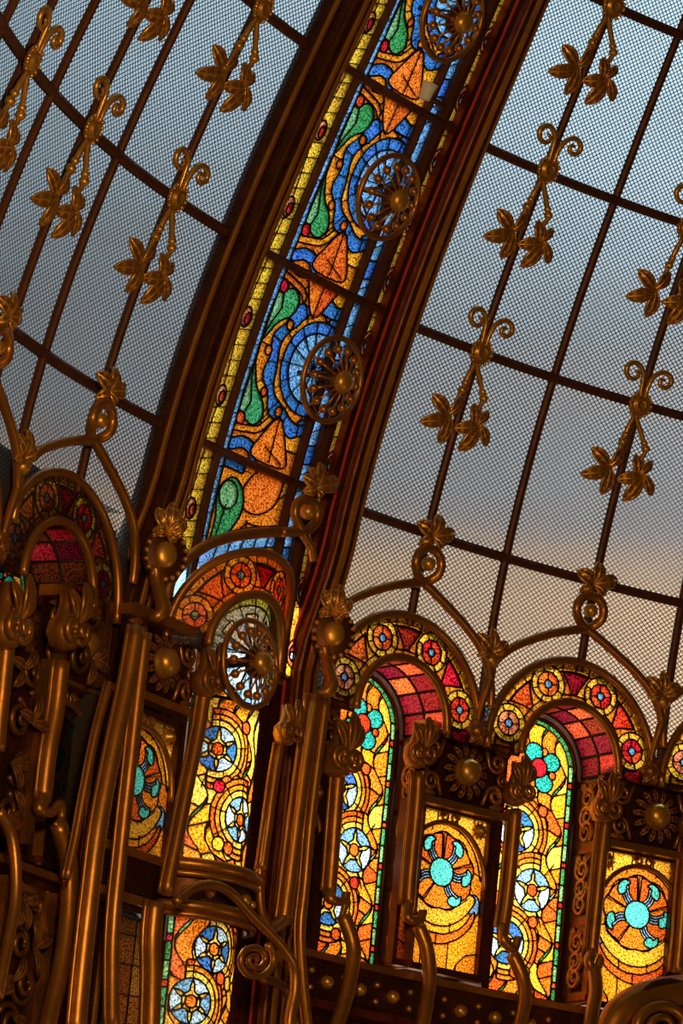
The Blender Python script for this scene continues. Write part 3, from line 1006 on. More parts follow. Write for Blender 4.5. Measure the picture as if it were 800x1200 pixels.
# ------------------------------------------------------------------ rib mouldings
def moulding(root, prof, mat, s0=-3.4, s1=6.9, n=44, name='moulding'):
    inv = np.array(root.matrix_world.inverted()); V = []; F = []; ss = lin(s0, s1, n); m = len(prof)
    def back(s):                                      # the pier below stands a little behind the rib
        q = min(1, max(0, 1.05 - s)); return 0.17 * q * q * (3 - 2 * q)
    for s in ss: V += [inv[:3, :3] @ S(u, s, d - back(s)) + inv[:3, 3] for u, d in prof]
    for j in range(n):
        for q in range(m): F.append((j * m + q, j * m + (q + 1) % m, (j + 1) * m + (q + 1) % m, (j + 1) * m + q))
    F.append(tuple(range(m))); F.append(tuple(range(n * m, n * m + m))[::-1])
    return MB().add(V, F).build(name, mat, root, False)


def bead(u, d, r, n=8): return [(u + r * math.cos(2 * PI * i / n), d + r * math.sin(2 * PI * i / n)) for i in range(n)]


t1 = thing('trim_1', Matrix.Translation(S(-1.1, -2.5)), None, None); t1['kind'] = 'structure'
moulding(t1, [(-1.22, -0.05), (-1.22, 0.06), (-1.17, 0.075), (-1.17, 0.17), (-1.12, 0.19), (-1.12, 0.235), (-1.00, 0.235), (-1.00, -0.05)], DARKB)
moulding(t1, bead(-1.20, 0.08, 0.022), BRONZE, name='bead')
moulding(t1, bead(-1.15, 0.185, 0.020), DARKB, name='bead')
moulding(t1, bead(-1.105, 0.245, 0.022), BRONZE, name='bead')
moulding(t1, bead(-1.015, 0.24, 0.018), BRONZE, name='bead')
t2 = thing('trim_2', Matrix.Translation(S(0.8, -2.5)), None, None); t2['kind'] = 'structure'
moulding(t2, [(0.66, -0.05), (0.66, 0.20), (0.70, 0.235), (0.87, 0.235), (0.88, 0.10), (0.88, -0.05)], DARKB)
moulding(t2, [(0.655, 0.0), (0.655, 0.07), (0.645, 0.085), (0.645, 0.0)], COPPER, name='fillet')
moulding(t2, bead(0.650, 0.14, 0.012), REDB, name='bead')
moulding(t2, bead(0.672, 0.215, 0.016), COPPER, name='bead')
moulding(t2, bead(0.765, 0.245, 0.027), BRONZE, name='bead')
moulding(t2, bead(0.86, 0.235, 0.014), BRONZE, name='bead')


# ------------------------------------------------------------------ the rib band: four stained glass bays
def rib_panel(name, s0, p, label, ds=1.0):
    root = thing(name, Matrix.Translation(S(CR, s0)), label, 'stained glass', 'stained glass bays of the rib')
    inv = root.matrix_world.inverted()
    # the cartoon is drawn 1.41 m tall; x is u
    p.build(root, lambda x, y, z: S(x, s0 + y * ds, z + 0.01), inv)
    I = np.array(inv); h = p.H / p.res * ds
    for a, b in ((-0.565, -0.505), (0.285, 0.355), (0.455, 0.58)):
        V = []; F = []; ss = lin(s0, s0 + h, 8)
        P = [(a, -0.02), (a, 0.04), ((a + b) / 2, 0.055), (b, 0.04), (b, -0.02)]
        for s in ss: V += [I[:3, :3] @ S(u, s, d) + I[:3, 3] for u, d in P]
        for j in range(8):
            for q in range(5): F.append((j * 5 + q, j * 5 + (q + 1) % 5, (j + 1) * 5 + (q + 1) % 5, (j + 1) * 5 + q))
        MB().add(V, F).build('upright_bar', IRON, root, False)
    V = []; F = []; uu = lin(-1.0, 0.68, 8); s1 = s0 + h - 0.028; w = 0.026
    P = [(-w, -0.02), (-w, 0.06), (0, 0.085), (w, 0.06), (w, -0.02)]
    for u in uu: V += [I[:3, :3] @ S(u, s1 + a, d) + I[:3, 3] for a, d in P]
    for j in range(8):
        for q in range(5): F.append((j * 5 + q, j * 5 + (q + 1) % 5, (j + 1) * 5 + (q + 1) % 5, (j + 1) * 5 + q))
    F += [(0, 1, 2, 3, 4), (44, 43, 42, 41, 40)]
    MB().add(V, F).build('cross_bar', IRON, root, False)
    return root


rib_panel('stained_glass_bay', 0.03, draw_rib_bay(True), 'lowest stained glass bay of the rib, with round green leaf curl above the arch')
bay = draw_rib_bay()
rib_panel('stained_glass_bay', 1.44, bay, 'stained glass bay of the rib behind the lowest of its free bronze wheels')
rib_panel('stained_glass_bay', 2.85, bay, 'stained glass bay of the rib behind the middle bronze wheel')
rib_panel('stained_glass_bay', 4.26, bay, 'stained glass bay of the rib at the top edge, behind the highest wheel')


rib_panel('stained_glass_bay', 5.67, bay, 'stained glass bay of the rib wholly above the highest wheel')


# ------------------------------------------------------------------ openwork wheels on the rib
def make_wheel(M, label):
    w = thing('wheel_rosette', M, label, 'wheel', 'bronze wheels down the rib')
    R = 0.30
    ring = [(R * math.cos(2 * PI * i / 44), R * math.sin(2 * PI * i / 44), 0) for i in range(44)]
    mb = MB().add(*tube(ring, 0.021, 8, 1.0, closed=True))
    mb.build('ring', BRONZE, w)
    me = None
    for k in range(14):
        a = 2 * PI * k / 14 + 0.1
        if me is None:
            mb = MB(); mb.add(*tube([(0.08, 0, 0.095), (0.16, 0, 0.06), (0.215, 0, 0.03)], [0.011, 0.009, 0.012], 6))
            mb.add(*tube([(0.215, 0, 0.03), (0.29, 0, 0.0)], 0.008, 6))
            mb.add(*ball((0.222, 0, 0.03), 0.033, 9, 6))
            me = mesh('spoke', mb.V, mb.F)
        link('spoke', me, BRONZE, w, Matrix.Rotation(a, 4, 'Z'))
    mb = MB(); mb.add(*lathe([(0.001, 0.03), (0.105, 0.03), (0.105, 0.075), (0.075, 0.09), (0.07, 0.10)], 20))
    mb.build('hub_plate', DARKB, w)
    mb = MB(); mb.add(*lathe([(0.078, 0.085), (0.083, 0.105), (0.076, 0.135), (0.055, 0.155), (0.025, 0.165), (0.001, 0.167)], 20))
    mb.build('hub', GILT, w)
    mb = MB(); mb.add(*tube([(0, 0, 0.04), (0, 0, -0.33)], 0.02, 8))
    for a in (0.5, 2.6, 4.7): mb.add(*tube([(0.29 * math.cos(a), 0.29 * math.sin(a), 0), (0.1 * math.cos(a), 0.1 * math.sin(a), -0.2), (0, 0, -0.3)], 0.009, 6))
    mb.build('support_rod', IRON, w)
    return w


def wheel_frame(px, py, d):
    u, s = cast(px, py, d); return Frame(u, s, d)


wheel0 = make_wheel(wheel_frame(455, 231, 0.38).M, 'bronze wheel in the middle of the three on the rib band')
dup(wheel0, wheel_frame(389, 445, 0.38).M, 'lowest of three bronze wheels on the rib band, above the arch scroll')
dup(wheel0, wheel_frame(530, 22, 0.34).M, 'bronze wheel on the rib cut by the top edge of the photo')
dup(wheel0, wheel_frame(293, 778, 0.54).M, 'bronze wheel inside the round arch at the foot of the rib')


# ------------------------------------------------------------------ vine ornaments on the glazing bars
def make_vine(F, Z, label):
    """traced through zoom Z on the plane of F: rosette, two curls above, two stems with leaf sprays below"""
    q = lambda x, y, z=0.05: F.px(*Z(x, y), z)
    v = thing('vine_ornament', F.M, label, 'ornament', 'gilt vine ornaments on the dome glazing bars')
    o = F.px(*Z(483, 397), 0.05)
    mb = MB(); r = 0.095
    mb.add(*lathe([(r, 0.04), (r, 0.06), (r * 0.9, 0.07), (r * 0.72, 0.06), (r * 0.62, 0.062), (r * 0.55, 0.085), (r * 0.35, 0.09), (r * 0.3, 0.075), (0.002, 0.10)], 20, (o[0], o[1], 0)))
    for i in range(14):
        a = 2 * PI * i / 14; mb.add(*ball((o[0] + r * math.cos(a), o[1] + r * math.sin(a), 0.062), 0.017, 6, 4))
    mb.build('rosette', GILT, v)
    for k, pts in enumerate(([(486, 378), (494, 350), (500, 322), (493, 300), (478, 294), (465, 306), (466, 326), (480, 334), (490, 324), (484, 314)],
                             [(497, 382), (506, 358), (522, 334), (543, 324), (558, 334), (559, 352), (546, 362), (534, 354), (538, 342), (547, 344)])):
        P = spline([q(*p, 0.06 + 0.012 * i / 9) for i, p in enumerate(pts)], 5)
        MB().add(*tube(P, [0.016, 0.021, 0.022, 0.019, 0.013], 8)).build('curl', GILT, v)
    stems = ([(470, 420), (452, 450), (438, 478), (424, 505), (408, 535)], [(472, 420), (476, 450), (482, 485), (484, 510), (468, 535), (462, 560)])
    for pts in stems:
        P = spline([q(*p, 0.07) for p in pts], 5)
        st = MB().add(*tube(P, [0.017, 0.022, 0.016, 0.02, 0.014], 8)).build('stem', GILT, v)
        for i, r_ in ((1, 0.036), (-2, 0.03)): MB().add(*ball(P[len(P) // 2 + i], r_, 8, 5)).build('bud', GILT, st)
    for b, t, w in (((400, 542), (366, 490), 34), ((406, 546), (332, 554), 34), ((404, 542), (374, 606), 36), ((402, 540), (434, 500), 30),
                    ((460, 568), (462, 516), 32), ((474, 568), (412, 572), 32), ((474, 568), (420, 626), 38), ((474, 564), (484, 618), 26), ((464, 566), (494, 534), 22)):
        B, T = q(*b, 0.09), q(*t, 0.055)
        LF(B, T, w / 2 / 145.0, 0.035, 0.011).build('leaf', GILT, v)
    return v


ZC2 = zoom(400, 0, 2)
VF = Frame(*cast(640, 198, 0.0), 0.02)
vine0 = make_vine(VF, ZC2, 'gilt vine ornament on the first right-hand bar beside the rib, third level up')


def node(u, s, label):
    return dup(vine0, Frame(u, s, 0.02).M, label)


node(1.77, 2.81, 'gilt vine ornament on the right glazing, nearest to the rib and lowest on its bar')
node(3.41, 2.81, 'gilt vine ornament low on the right glazing, near the right edge of the photo')
node(3.33, 4.20, 'gilt vine ornament cut by the right edge of the photo, curls out of frame')
node(1.77, 5.55, 'gilt vine ornament hanging from the top edge of the photo on the right glazing')
node(-1.94, 2.81, 'gilt vine ornament on the left glazing nearest to the rib, on the lower cross bar')
node(-1.94, 4.22, 'gilt vine ornament on the left glazing nearest to the rib, at the top edge')
node(-3.27, 2.81, 'gilt vine ornament in the middle of the left glazing cross bar')
node(-3.27, 4.22, 'gilt leaf spray hanging at the top edge on the left glazing')
node(-4.46, 2.81, 'gilt vine ornament at the left edge of the photo on the left glazing')


# ------------------------------------------------------------------ archivolts of stained glass
ARCHI = draw_archivolt()
ARC_F = Frame(3.38, 0.0, 0.02)


def ring_pts(r, a0, a1, n, z=0.0, ry=None):
    return [(r * math.cos(math.radians(a0 + (a1 - a0) * i / n)), (ry or r) * math.sin(math.radians(a0 + (a1 - a0) * i / n)), z) for i in range(n + 1)]


def bent_sheet(rows):
    """quads between successive point rows"""
    n = len(rows[0]); V = [p for r in rows for p in r]
    return V, [(j * n + i, j * n + i + 1, (j + 1) * n + i + 1, (j + 1) * n + i) for j in range(len(rows) - 1) for i in range(n - 1)]


def arch_frames(root, f=lambda x, y, z: np.array([x, y, z]), depth=0.42):
    g = lambda P: [f(*p) for p in P]
    for r, a, b, w, z, nm in ((0.772, -3, 183, 0.033, 0.035, 'outer_moulding'), (0.452, -3, 183, 0.033, 0.03, 'opening_moulding')):
        P = g(ring_pts(r, a, b, 40, z))
        MB().add(*tube(P, w, 8)).build(nm, BRONZE, root)


def make_arch(F, label):
    t = thing('stained_glass_arch', F.M, label, 'stained glass', 'round arches of roundels at the dome foot')
    ARCHI.build(t, lambda x, y, z: np.array([x, y, z + 0.01]), Matrix.Identity(4))
    arch_frames(t)
    # red glass soffit running back into the niche
    me = None
    for k in range(9):
        a0, a1 = 20 * k + 0.8, 20 * k + 19.2
        for j, (z0, z1) in enumerate(((-0.01, -0.20), (-0.22, -0.44))):
            r = 0.45
            V, Fc = bent_sheet([ring_pts(r, a0, a1, 3, z0), ring_pts(r, a0, a1, 3, z1)])
            MB().add(V, Fc).build('glass_pane', MATS['glass_' + ('red', 'dark_red', 'dark_red')[(k + j) % 3]], t)
    mb = MB()
    for k in range(10): mb.add(*tube([(0.45 * math.cos(math.radians(20 * k)), 0.45 * math.sin(math.radians(20 * k)), z) for z in (0, -0.44)], 0.012, 5))
    for z in (-0.21, -0.435): mb.add(*tube(ring_pts(0.45, 0, 180, 24, z), 0.012, 5))
    mb.build('soffit_lead', LEAD, t)
    return t


arch0 = make_arch(ARC_F, 'round stained glass arch of four roundels, right of the two complete ones')
dup(arch0, Frame(1.77, 0.0, 0.02).M, 'round stained glass arch of four roundels just right of the rib')
dup(arch0, Frame(4.99, 0.0, 0.02).M, 'stained glass arch cut by the right edge of the photo')
dup(arch0, Frame(-2.05, 0.0, 0.02).M, 'dim red stained glass arch left of the rib')
dup(arch0, Frame(-3.62, 0.0, 0.02).M, 'dim stained glass arch cut by the left edge of the photo')


# the bowed bay at the foot of the rib
def bow(rho, phim, d0, du=0.0):
    def f(a, s, z=0.0):
        ph = a / rho
        return S(CR + du + (rho + z) * math.sin(ph), s, d0 + (rho + z) * math.cos(ph) - rho * math.cos(phim))
    return f


BOW_A = bow(0.69, math.radians(60), 0.03)
t = thing('stained_glass_arch', Matrix.Translation(S(CR, 0, 0.2)), 'bowed stained glass arch with red roundels at the foot of the rib', 'stained glass', 'round arches of roundels at the dome foot')
ti = t.matrix_world.inverted(); TI = np.array(ti)
to_t = lambda p: TI[:3, :3] @ p + TI[:3, 3]
ARCHI.build(t, lambda x, y, z: BOW_A(x * 0.9, y * 0.98, z), ti)
arch_frames(t, lambda x, y, z: to_t(BOW_A(x * 0.9, y * 0.98, z)))
ir = thing('stained_glass_lunette', Matrix.Translation(S(CR, 0, 0.1)), 'pale blue half round glass behind the bronze wheel in the rib arch', 'stained glass')
pl = Panel(-0.44, -0.36, 0.44, 0.44)
mm = ((np.hypot(pl.X, pl.Y) < 0.435) | ((pl.Y < 0) & (np.abs(pl.X) < 0.435))) & (pl.Y > -0.34)
pl.paint(mm, 'gold'); pl.paint(mm & (np.hypot(pl.X, pl.Y) < 0.37), 'sky'); pl.paint(mm & (np.hypot(pl.X, pl.Y) < 0.30) & (np.sin(np.arctan2(pl.Y, pl.X) * 8) > 0), 'pale')
pl.paint(mm & (np.hypot(pl.X, pl.Y) > 0.36) & (pl.Y > 0.12), 'light_green')
pl.spokes(0, 0, 0.0, 0.45, 16, 0.1); pl.keep(mm)
BOW_S = bow(0.40, math.radians(66), 0.13)
pl.build(ir, lambda x, y, z: BOW_S(x, y, z), ir.matrix_world.inverted())

STR0 = draw_strip(0.44, -1.50, -0.345, [(-0.22, -0.70, 0.155), (0.05, -1.14, 0.155)], False, None, 5)
t = thing('stained_glass_strip', Matrix.Translation(S(CR, -1.4, 0.2)), 'bowed stained glass strip of blue star roundels under the rib wheel', 'stained glass', 'strips of star roundels')
STR0.build(t, BOW_S, t.matrix_world.inverted())
STR1 = draw_strip(0.44, -2.75, -1.86, [(-0.08, -2.05, 0.155), (-0.22, -2.42, 0.155)], False, None, 9)
t = thing('stained_glass_strip', Matrix.Translation(S(CR, -2.6, 0.2)), 'bowed stained glass strip of star roundels below the bronze ledge of the rib', 'stained glass', 'strips of star roundels')
STR1.build(t, BOW_S, t.matrix_world.inverted())
# bowed ledge between the two strips
BOW_L = bow(0.46, math.radians(75), 0.12)
t = thing('bowed_ledge', Matrix.Translation(S(CR, -1.7, 0.2)), 'curved bronze ledge with studs between the two rib strips', 'ledge')
TI = np.array(t.matrix_world.inverted()); to_t = lambda p: TI[:3, :3] @ p + TI[:3, 3]
for s, r, nm in ((-1.52, 0.045, 'upper_moulding'), (-1.585, 0.025, 'bead'), (-1.80, 0.045, 'lower_moulding'), (-1.86, 0.025, 'bead')):
    MB().add(*tube([to_t(BOW_L(a, s, 0.02)) for a in lin(-0.60, 0.60, 20)], r, 8)).build(nm, BRONZE, t)
V, Fc = bent_sheet([[to_t(BOW_L(a, s, -0.02)) for a in lin(-0.62, 0.62, 20)] for s in (-1.88, -1.5)])
MB().add(V, Fc).build('frieze_plate', DARKB, t)
for nm, mt, s0, s1, d in (('return_plate', DARKB, -1.90, -1.50, 0.10), ('return_moulding', BRONZE, -1.56, -1.50, 0.16), ('return_moulding', BRONZE, -1.86, -1.80, 0.16)):
    mb = sheet(lin(-1.28, -0.52, 6), [s0, s1], d, 0.0); mb.V = [tuple(to_t(np.array(v))) for v in mb.V]; mb.build(nm, mt, t, False)
for i, a in enumerate((-0.42, -0.25, -0.08, 0.09, 0.26)):
    c = to_t(BOW_L(a, -1.69, 0.0)); r = 0.045 if i % 2 else 0.03
    MB().add(*ball(c, r, 10, 6)).build('stud', GILT, t)


# ------------------------------------------------------------------ tall strips in the niches
STR_R = draw_strip(0.385, -1.74, 0.40, [(-0.10, -0.50, 0.165), (0.09, -0.93, 0.165), (-0.11, -1.36, 0.165)], True, (0.06, 0.02), 2)


def make_strip(F, label):
    t = thing('stained_glass_strip', F.M, label, 'stained glass', 'strips of star roundels')
    STR_R.build(t, lambda x, y, z: np.array([x, y, z]), Matrix.Identity(4))
    mb = MB()
    P = [(-0.40, -1.75, 0.01), (-0.40, 0, 0.01)] + ring_pts(0.40, 180, 0, 20, 0.01) + [(0.40, 0, 0.01), (0.40, -1.75, 0.01)]
    mb.add(*tube(P, 0.02, 6)).build('window_frame', DARKB, t)
    return t


strip0 = make_strip(Frame(3.38, 0.0, -0.45), 'tall stained glass strip with teal flower and stars under the right complete arch')
dup(strip0, Frame(1.77, 0.0, -0.45).M, 'tall stained glass strip with green border under the arch beside the rib')
dup(strip0, Frame(4.99, 0.0, -0.45).M, 'tall stained glass strip beyond the right edge column')
dup(strip0, Frame(-2.05, 0.0, -0.45).M, 'dark stained glass strip deep in the niche left of the rib')


# ------------------------------------------------------------------ crab-flower panels and the friezes over them
CB = cast(746, 1072, -0.2, (4, -1))
CB2 = cast(517, 1022, -0.2, (2.5, -1))
CB0 = (-0.95, cast(161, 915, 0.077, (-0.8, -1))[1])
CBL = cast(66, 887, -0.2, (-2, -1))
crab_drawing = draw_crab(Frame(CB[0], CB[1], -0.2), zoom(600, 1000, 4), -0.395, 0.395, -0.72, 0.45)


def make_crab(F, label):
    t = thing('flower_panel', F.M, label, 'stained glass', 'panels with a teal five-armed flower')
    crab_drawing.build(t, lambda x, y, z: np.array([x, y, z]), Matrix.Identity(4))
    mb = MB()
    for x in (-0.405, 0.405): mb.box(x - 0.018, x + 0.018, -0.75, 0.48, -0.03, 0.05)
    mb.box(-0.42, 0.42, -0.76, -0.71, -0.03, 0.05); mb.box(-0.42, 0.42, 0.44, 0.48, -0.03, 0.05)
    mb.build('frame', DARKB, t, False)
    P = [(0.39 * math.cos(math.radians(a)), -0.06 + 0.43 * math.sin(math.radians(a)), 0.035) for a in lin(-2, 182, 30)]
    MB().add(*tube(P, 0.020, 8)).build('arched_bar', BRONZE, t)
    for s in (-1, 1):
        mb = MB(); mb.add(*lathe([(0.055, 0.0), (0.055, 0.03), (0.035, 0.04), (0.032, 0.06), (0.002, 0.075)], 12, (s * 0.31, 0.365, 0.0)))
        for k in range(10): mb.add(*ball((s * 0.31 + 0.06 * math.cos(k * 0.628), 0.365 + 0.06 * math.sin(k * 0.628), 0.02), 0.012, 6, 4))
        mb.build('rosette', GILT, t)
        P = spline(spiral((s * 0.05, 0.405), 0.042, 0.012, PI / 2 * 0 + (PI if s < 0 else 0), 1.3 * s, 18, 0.045), 2)
        MB().add(*tube(P, 0.012, 6)).build('scroll', BRONZE, t)
    return t


crab0 = make_crab(Frame(CB[0], CB[1], -0.2), 'amber stained glass panel with teal five-armed flower at the right edge')
dup(crab0, Frame(CB2[0], CB2[1], -0.2).M, 'amber stained glass panel with teal five-armed flower, between two niches')
dup(crab0, Frame(CB0[0], CB0[1], 0.077).M, 'stained glass panel half hidden behind the columns left of the rib strip')
dup(crab0, Frame(CBL[0], CBL[1], -0.2).M, 'dark stained glass panel glimpsed behind the column at the left')
CBM = (0.93, (CB0[1] + CB2[1]) / 2)
dup(crab0, Frame(CBM[0], CBM[1], -0.2).M, 'stained glass panel hidden behind the right rib columns')


def make_frieze(F, label):
    t = thing('scroll_frieze', F.M, label, 'frieze', 'openwork friezes above the flower panels')
    MB().add([(-0.43, -0.26, -0.04), (0.43, -0.26, -0.04), (0.43, 0.26, -0.04), (-0.43, 0.26, -0.04)], [(0, 1, 2, 3)]).build('back_plate', DARKB, t, False)
    mb = MB(); mb.box(-0.45, 0.45, 0.235, 0.31, -0.06, 0.09).build('upper_rail', BRONZE, t, False)
    mb = MB(); mb.box(-0.45, 0.45, -0.30, -0.245, -0.06, 0.06).build('lower_rail', BRONZE, t, False)
    # central sunflower
    mb = MB(); mb.add(*lathe([(0.11, 0.02), (0.112, 0.04), (0.10, 0.055), (0.098, 0.08), (0.09, 0.105), (0.06, 0.13), (0.02, 0.142), (0.001, 0.143)], 18))
    mb.build('boss', GILT, t)
    me = None
    for k in range(14):
        if me is None:
            me = leaf_mesh((0.095, 0, 0.03), (0.215, 0, 0.02), 0.058, 0.03, 0.008, DARKB)
        link('petal', me, None, t, Matrix.Rotation(2 * PI * k / 14, 4, 'Z'))
    for sx in (-1, 1):
        for sy in (-1, 1):
            P = spiral((sx * 0.305, sy * 0.125), 0.075, 0.014, PI if sx > 0 else 0, 1.6 * sx * sy, 26, 0.0, 0.03)
            P = [(sx * 0.20, sy * 0.215, 0.0), (sx * 0.23, sy * 0.19, 0.0)][:1] + P
            MB().add(*tube(P, [0.016, 0.02, 0.02, 0.016, 0.012], 7)).build('scroll', BRONZE, t)
            LF((sx * 0.40, sy * 0.20, 0.0), (sx * 0.26, sy * 0.22, 0.01), 0.05, 0.02, 0.01).build('leaf', BRONZE, t)
        P = spiral((sx * 0.375, 0.0), 0.05, 0.012, PI / 2, 1.4 * sx, 20, 0.0, 0.02)
        MB().add(*tube(P, 0.013, 6)).build('scroll', BRONZE, t)
    return t


FZ = cast(545, 905, -0.10, (2.5, -0.3)); FZ1 = cast(768, 957, -0.10, (4, -0.3))
frieze0 = make_frieze(Frame(FZ[0], FZ[1], -0.12), 'bronze scrollwork frieze with round boss between the two complete arches')
dup(frieze0, Frame(FZ1[0], FZ1[1], -0.12).M, 'bronze scrollwork frieze with round boss at the right edge')
dup(frieze0, Frame(CB0[0] + 0.08, FZ[1] + 0.02, 0.12).M, 'bronze scrollwork frieze left of the wheel arch, above the half hidden panel')
dup(frieze0, Frame(CBM[0], FZ[1], -0.12).M, 'bronze scrollwork frieze right of the rib columns')
dup(frieze0, Frame(CBL[0], FZ[1], -0.12).M, 'bronze scrollwork frieze under the dim left arch')
dup(frieze0, Frame(CBL[0] - 1.6, FZ[1], -0.12).M, 'bronze scrollwork frieze at the left edge of the photo')


# ------------------------------------------------------------------ niche jambs: dark openwork pilasters
def make_jamb(F, label):
    """plate standing at right angles to the wall; x runs out of the niche towards the hall"""
    t = thing('openwork_pilaster', F.M, label, 'pilaster', 'openwork pilasters in the niches')
    mb = MB(); mb.box(-0.012, 0.012, -1.76, 0.0, -0.32, -0.25); mb.box(-0.012, 0.012, -1.76, 0.0, -0.07, 0.0)
    for k in range(12): mb.box(-0.012, 0.012, -1.76 + 0.148 * k, -1.76 + 0.148 * k + 0.09, -0.25, -0.07)
    mb.build('plate', HOLLOW, t, False)
    MB().add([(0.02, -1.76, -0.32), (0.02, -1.76, 0), (0.02, 0, 0), (0.02, 0, -0.32)], [(0, 1, 2, 3)]).build('back_plate', DARKB, t, False)
    for y in (-1.72, -1.16, -0.58, -0.05):
        MB().box(-0.03, 0.012, y - 0.02, y + 0.02, -0.32, 0.01).build('rail', COPPER, t, False)
    rnd = random.Random(4)
    for k in range(3):
        y0 = -1.66 + 0.56 * k
        for j, (dy, s) in enumerate(((0.10, 1), (0.23, -1), (0.37, 1))):
            P = [(-0.03, y, z) for z, y, _ in spiral((-0.16, y0 + dy), 0.095, 0.018, rnd.uniform(0, 6), 1.7 * s, 24)]
            MB().add(*tube(P, [0.02, 0.017, 0.012], 6, up=(1, 0, 0))).build('scroll', BRONZE, t)
        for dz in (-0.06, -0.26):
            b_ = LF((-0.02, y0 + 0.40, -0.16), (-0.02, y0 + 0.50, dz), 0.07, 0.03, 0.01, up=(-1, 0, 0)); b_.build('leaf', BRONZE, t)
    return t


jamb0 = make_jamb(Frame(3.38 + 0.44, 0, -0.13), 'dark openwork pilaster right of the strip with the teal flower')
dup(jamb0, Frame(1.77 + 0.44, 0, -0.13).M, 'dark openwork pilaster right of the niche beside the rib')
dup(jamb0, Frame(-2.05 + 0.44, 0, -0.13).M, 'dark openwork pilaster in the left niche')
for uc in (1.77, 3.38, 4.99, -2.05):
    tag(sheet([uc - 0.50, uc - 0.43], lin(-1.8, 0.05, 4), -0.14, -0.50).build('pier', DARKB, None, False), kind='structure').name = 'trim_3'


# ------------------------------------------------------------------ ledge under the windows, with studs
def make_ledge(us, label, studs):
    um = (us[0] + us[-1]) / 2
    t = thing('window_ledge', Matrix.Translation(S(um, -1.9)), label, 'ledge')
    I = np.array(t.matrix_world.inverted()); f = lambda p: I[:3, :3] @ p + I[:3, 3]
    def part(nm, mat, d0, d1, s0, s1):
        mb = sheet(us, [s0, s1], d0, d1); mb.V = [tuple(f(np.array(v))) for v in mb.V]; mb.build(nm, mat, t, False)
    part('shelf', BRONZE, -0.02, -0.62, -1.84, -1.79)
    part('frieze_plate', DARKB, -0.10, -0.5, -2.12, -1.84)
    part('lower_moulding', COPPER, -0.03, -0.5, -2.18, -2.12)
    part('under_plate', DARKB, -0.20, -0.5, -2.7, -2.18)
    for i, u in enumerate(studs):
        r = 0.052 if i % 2 == 0 else 0.024
        if i % 2 == 0: MB().add(*ball(f(S(u, -1.98, -0.09)), r, 12, 8)).build('stud', GILT, t)
        else:
            for s in (-1.92, -2.04): MB().add(*ball(f(S(u, s, -0.09)), r, 8, 5)).build('bead', GILT, t)
    return t


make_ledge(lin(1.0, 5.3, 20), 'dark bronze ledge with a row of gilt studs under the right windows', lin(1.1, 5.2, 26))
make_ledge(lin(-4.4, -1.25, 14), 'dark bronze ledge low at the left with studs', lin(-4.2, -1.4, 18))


# ------------------------------------------------------------------ whiplash scrolls over the arches
ZA = zoom(500, 700, 2.667)


def finial(mb_parent, F, c, r, tips, z=0.10, lift=0.05):
    for tx, ty, w in tips:
        b = F.px(*c, z); tt = F.px(tx, ty, z + 0.0)
        LF(b, tt, w, lift, 0.012).build('leaf', GILT, mb_parent)


def make_arch_scroll(F, label):
    t = thing('arch_scroll', F.M, label, 'scroll', 'whiplash scrolls over the arches')
    pts = [(205, 215), (235, 182), (290, 147), (380, 116), (450, 103), (510, 95), (546, 70), (552, 35), (535, 5), (505, -6), (478, 10), (468, 45), (485, 85), (530, 122), (590, 175), (650, 232), (700, 295), (728, 360), (738, 430), (738, 470)]
    P = spline([F.px(*ZA(x, y), 0.10 + (0.05 if 6 <= i <= 11 else 0.0)) for i, (x, y) in enumerate(pts)], 5)
    MB().add(*tube(P, [0.028, 0.034, 0.036, 0.034, 0.036, 0.036, 0.034, 0.03], 10)).build('whip_bar', BRONZE, t)
    MB().add(*ball(F.px(*ZA(512, 42), 0.11), 0.055, 12, 8)).build('ball', GILT, t)
    c = (696, 684)
    for tx, ty, w in ((676, 668, 0.12), (702, 659, 0.12), (723, 680, 0.12), (679, 694, 0.10), (708, 698, 0.09)):
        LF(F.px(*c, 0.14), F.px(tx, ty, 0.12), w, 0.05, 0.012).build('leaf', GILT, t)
    return t


scroll0 = make_arch_scroll(Frame(3.38, 0.9, 0.06), 'bronze whiplash scroll with loop and leaf over the right complete arch')
dup(scroll0, Frame(1.77, 0.9, 0.06).M, 'bronze whiplash scroll with loop and leaf over the arch beside the rib')
dup(scroll0, Frame(4.99, 0.9, 0.06).M, 'bronze whiplash scroll at the right edge of the photo')
dup(scroll0, Frame(-2.05, 0.9, 0.06).M, 'bronze whiplash scroll over the dim arch left of the rib')
dup(scroll0, Frame(-3.62, 0.9, 0.06).M, 'bronze whiplash scroll at the left edge of the photo')


def make_junction(F, label):
    t = thing('leaf_finial', F.M, label, 'finial', 'leaf finials between the arches')
    q = lambda x, y, z=0.10: F.px(*ZA(x, y), z)
    P = spline([q(205, 205), q(203, 235), q(190, 280), q(172, 335), q(158, 385)], 5)
    MB().add(*tube(P, [0.028, 0.032, 0.034, 0.026, 0.02], 8)).build('stem', BRONZE, t)
    MB().add(*ball(q(200, 197, 0.12), 0.06, 12, 8)).build('ball', GILT, t)
    for tx, ty, w in ((160, 112, 0.11), (205, 95, 0.10), (252, 140, 0.11), (158, 180, 0.07)):
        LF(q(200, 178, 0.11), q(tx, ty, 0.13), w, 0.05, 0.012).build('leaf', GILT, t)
    mb = MB(); c = q(150, 418, 0.06); mb.add(*lathe([(0.075, 0), (0.07, 0.03), (0.045, 0.04), (0.04, 0.06), (0.001, 0.07)], 14, tuple(c)))
    mb.build('rosette', BRONZE, t)
    for k in range(6):
        a = k * PI / 3
        LF(c + np.array([0, 0, 0.02]), c + np.array([0.11 * math.cos(a), 0.11 * math.sin(a), 0.02]), 0.06, 0.03, 0.01).build('petal', BRONZE, t)
    return t


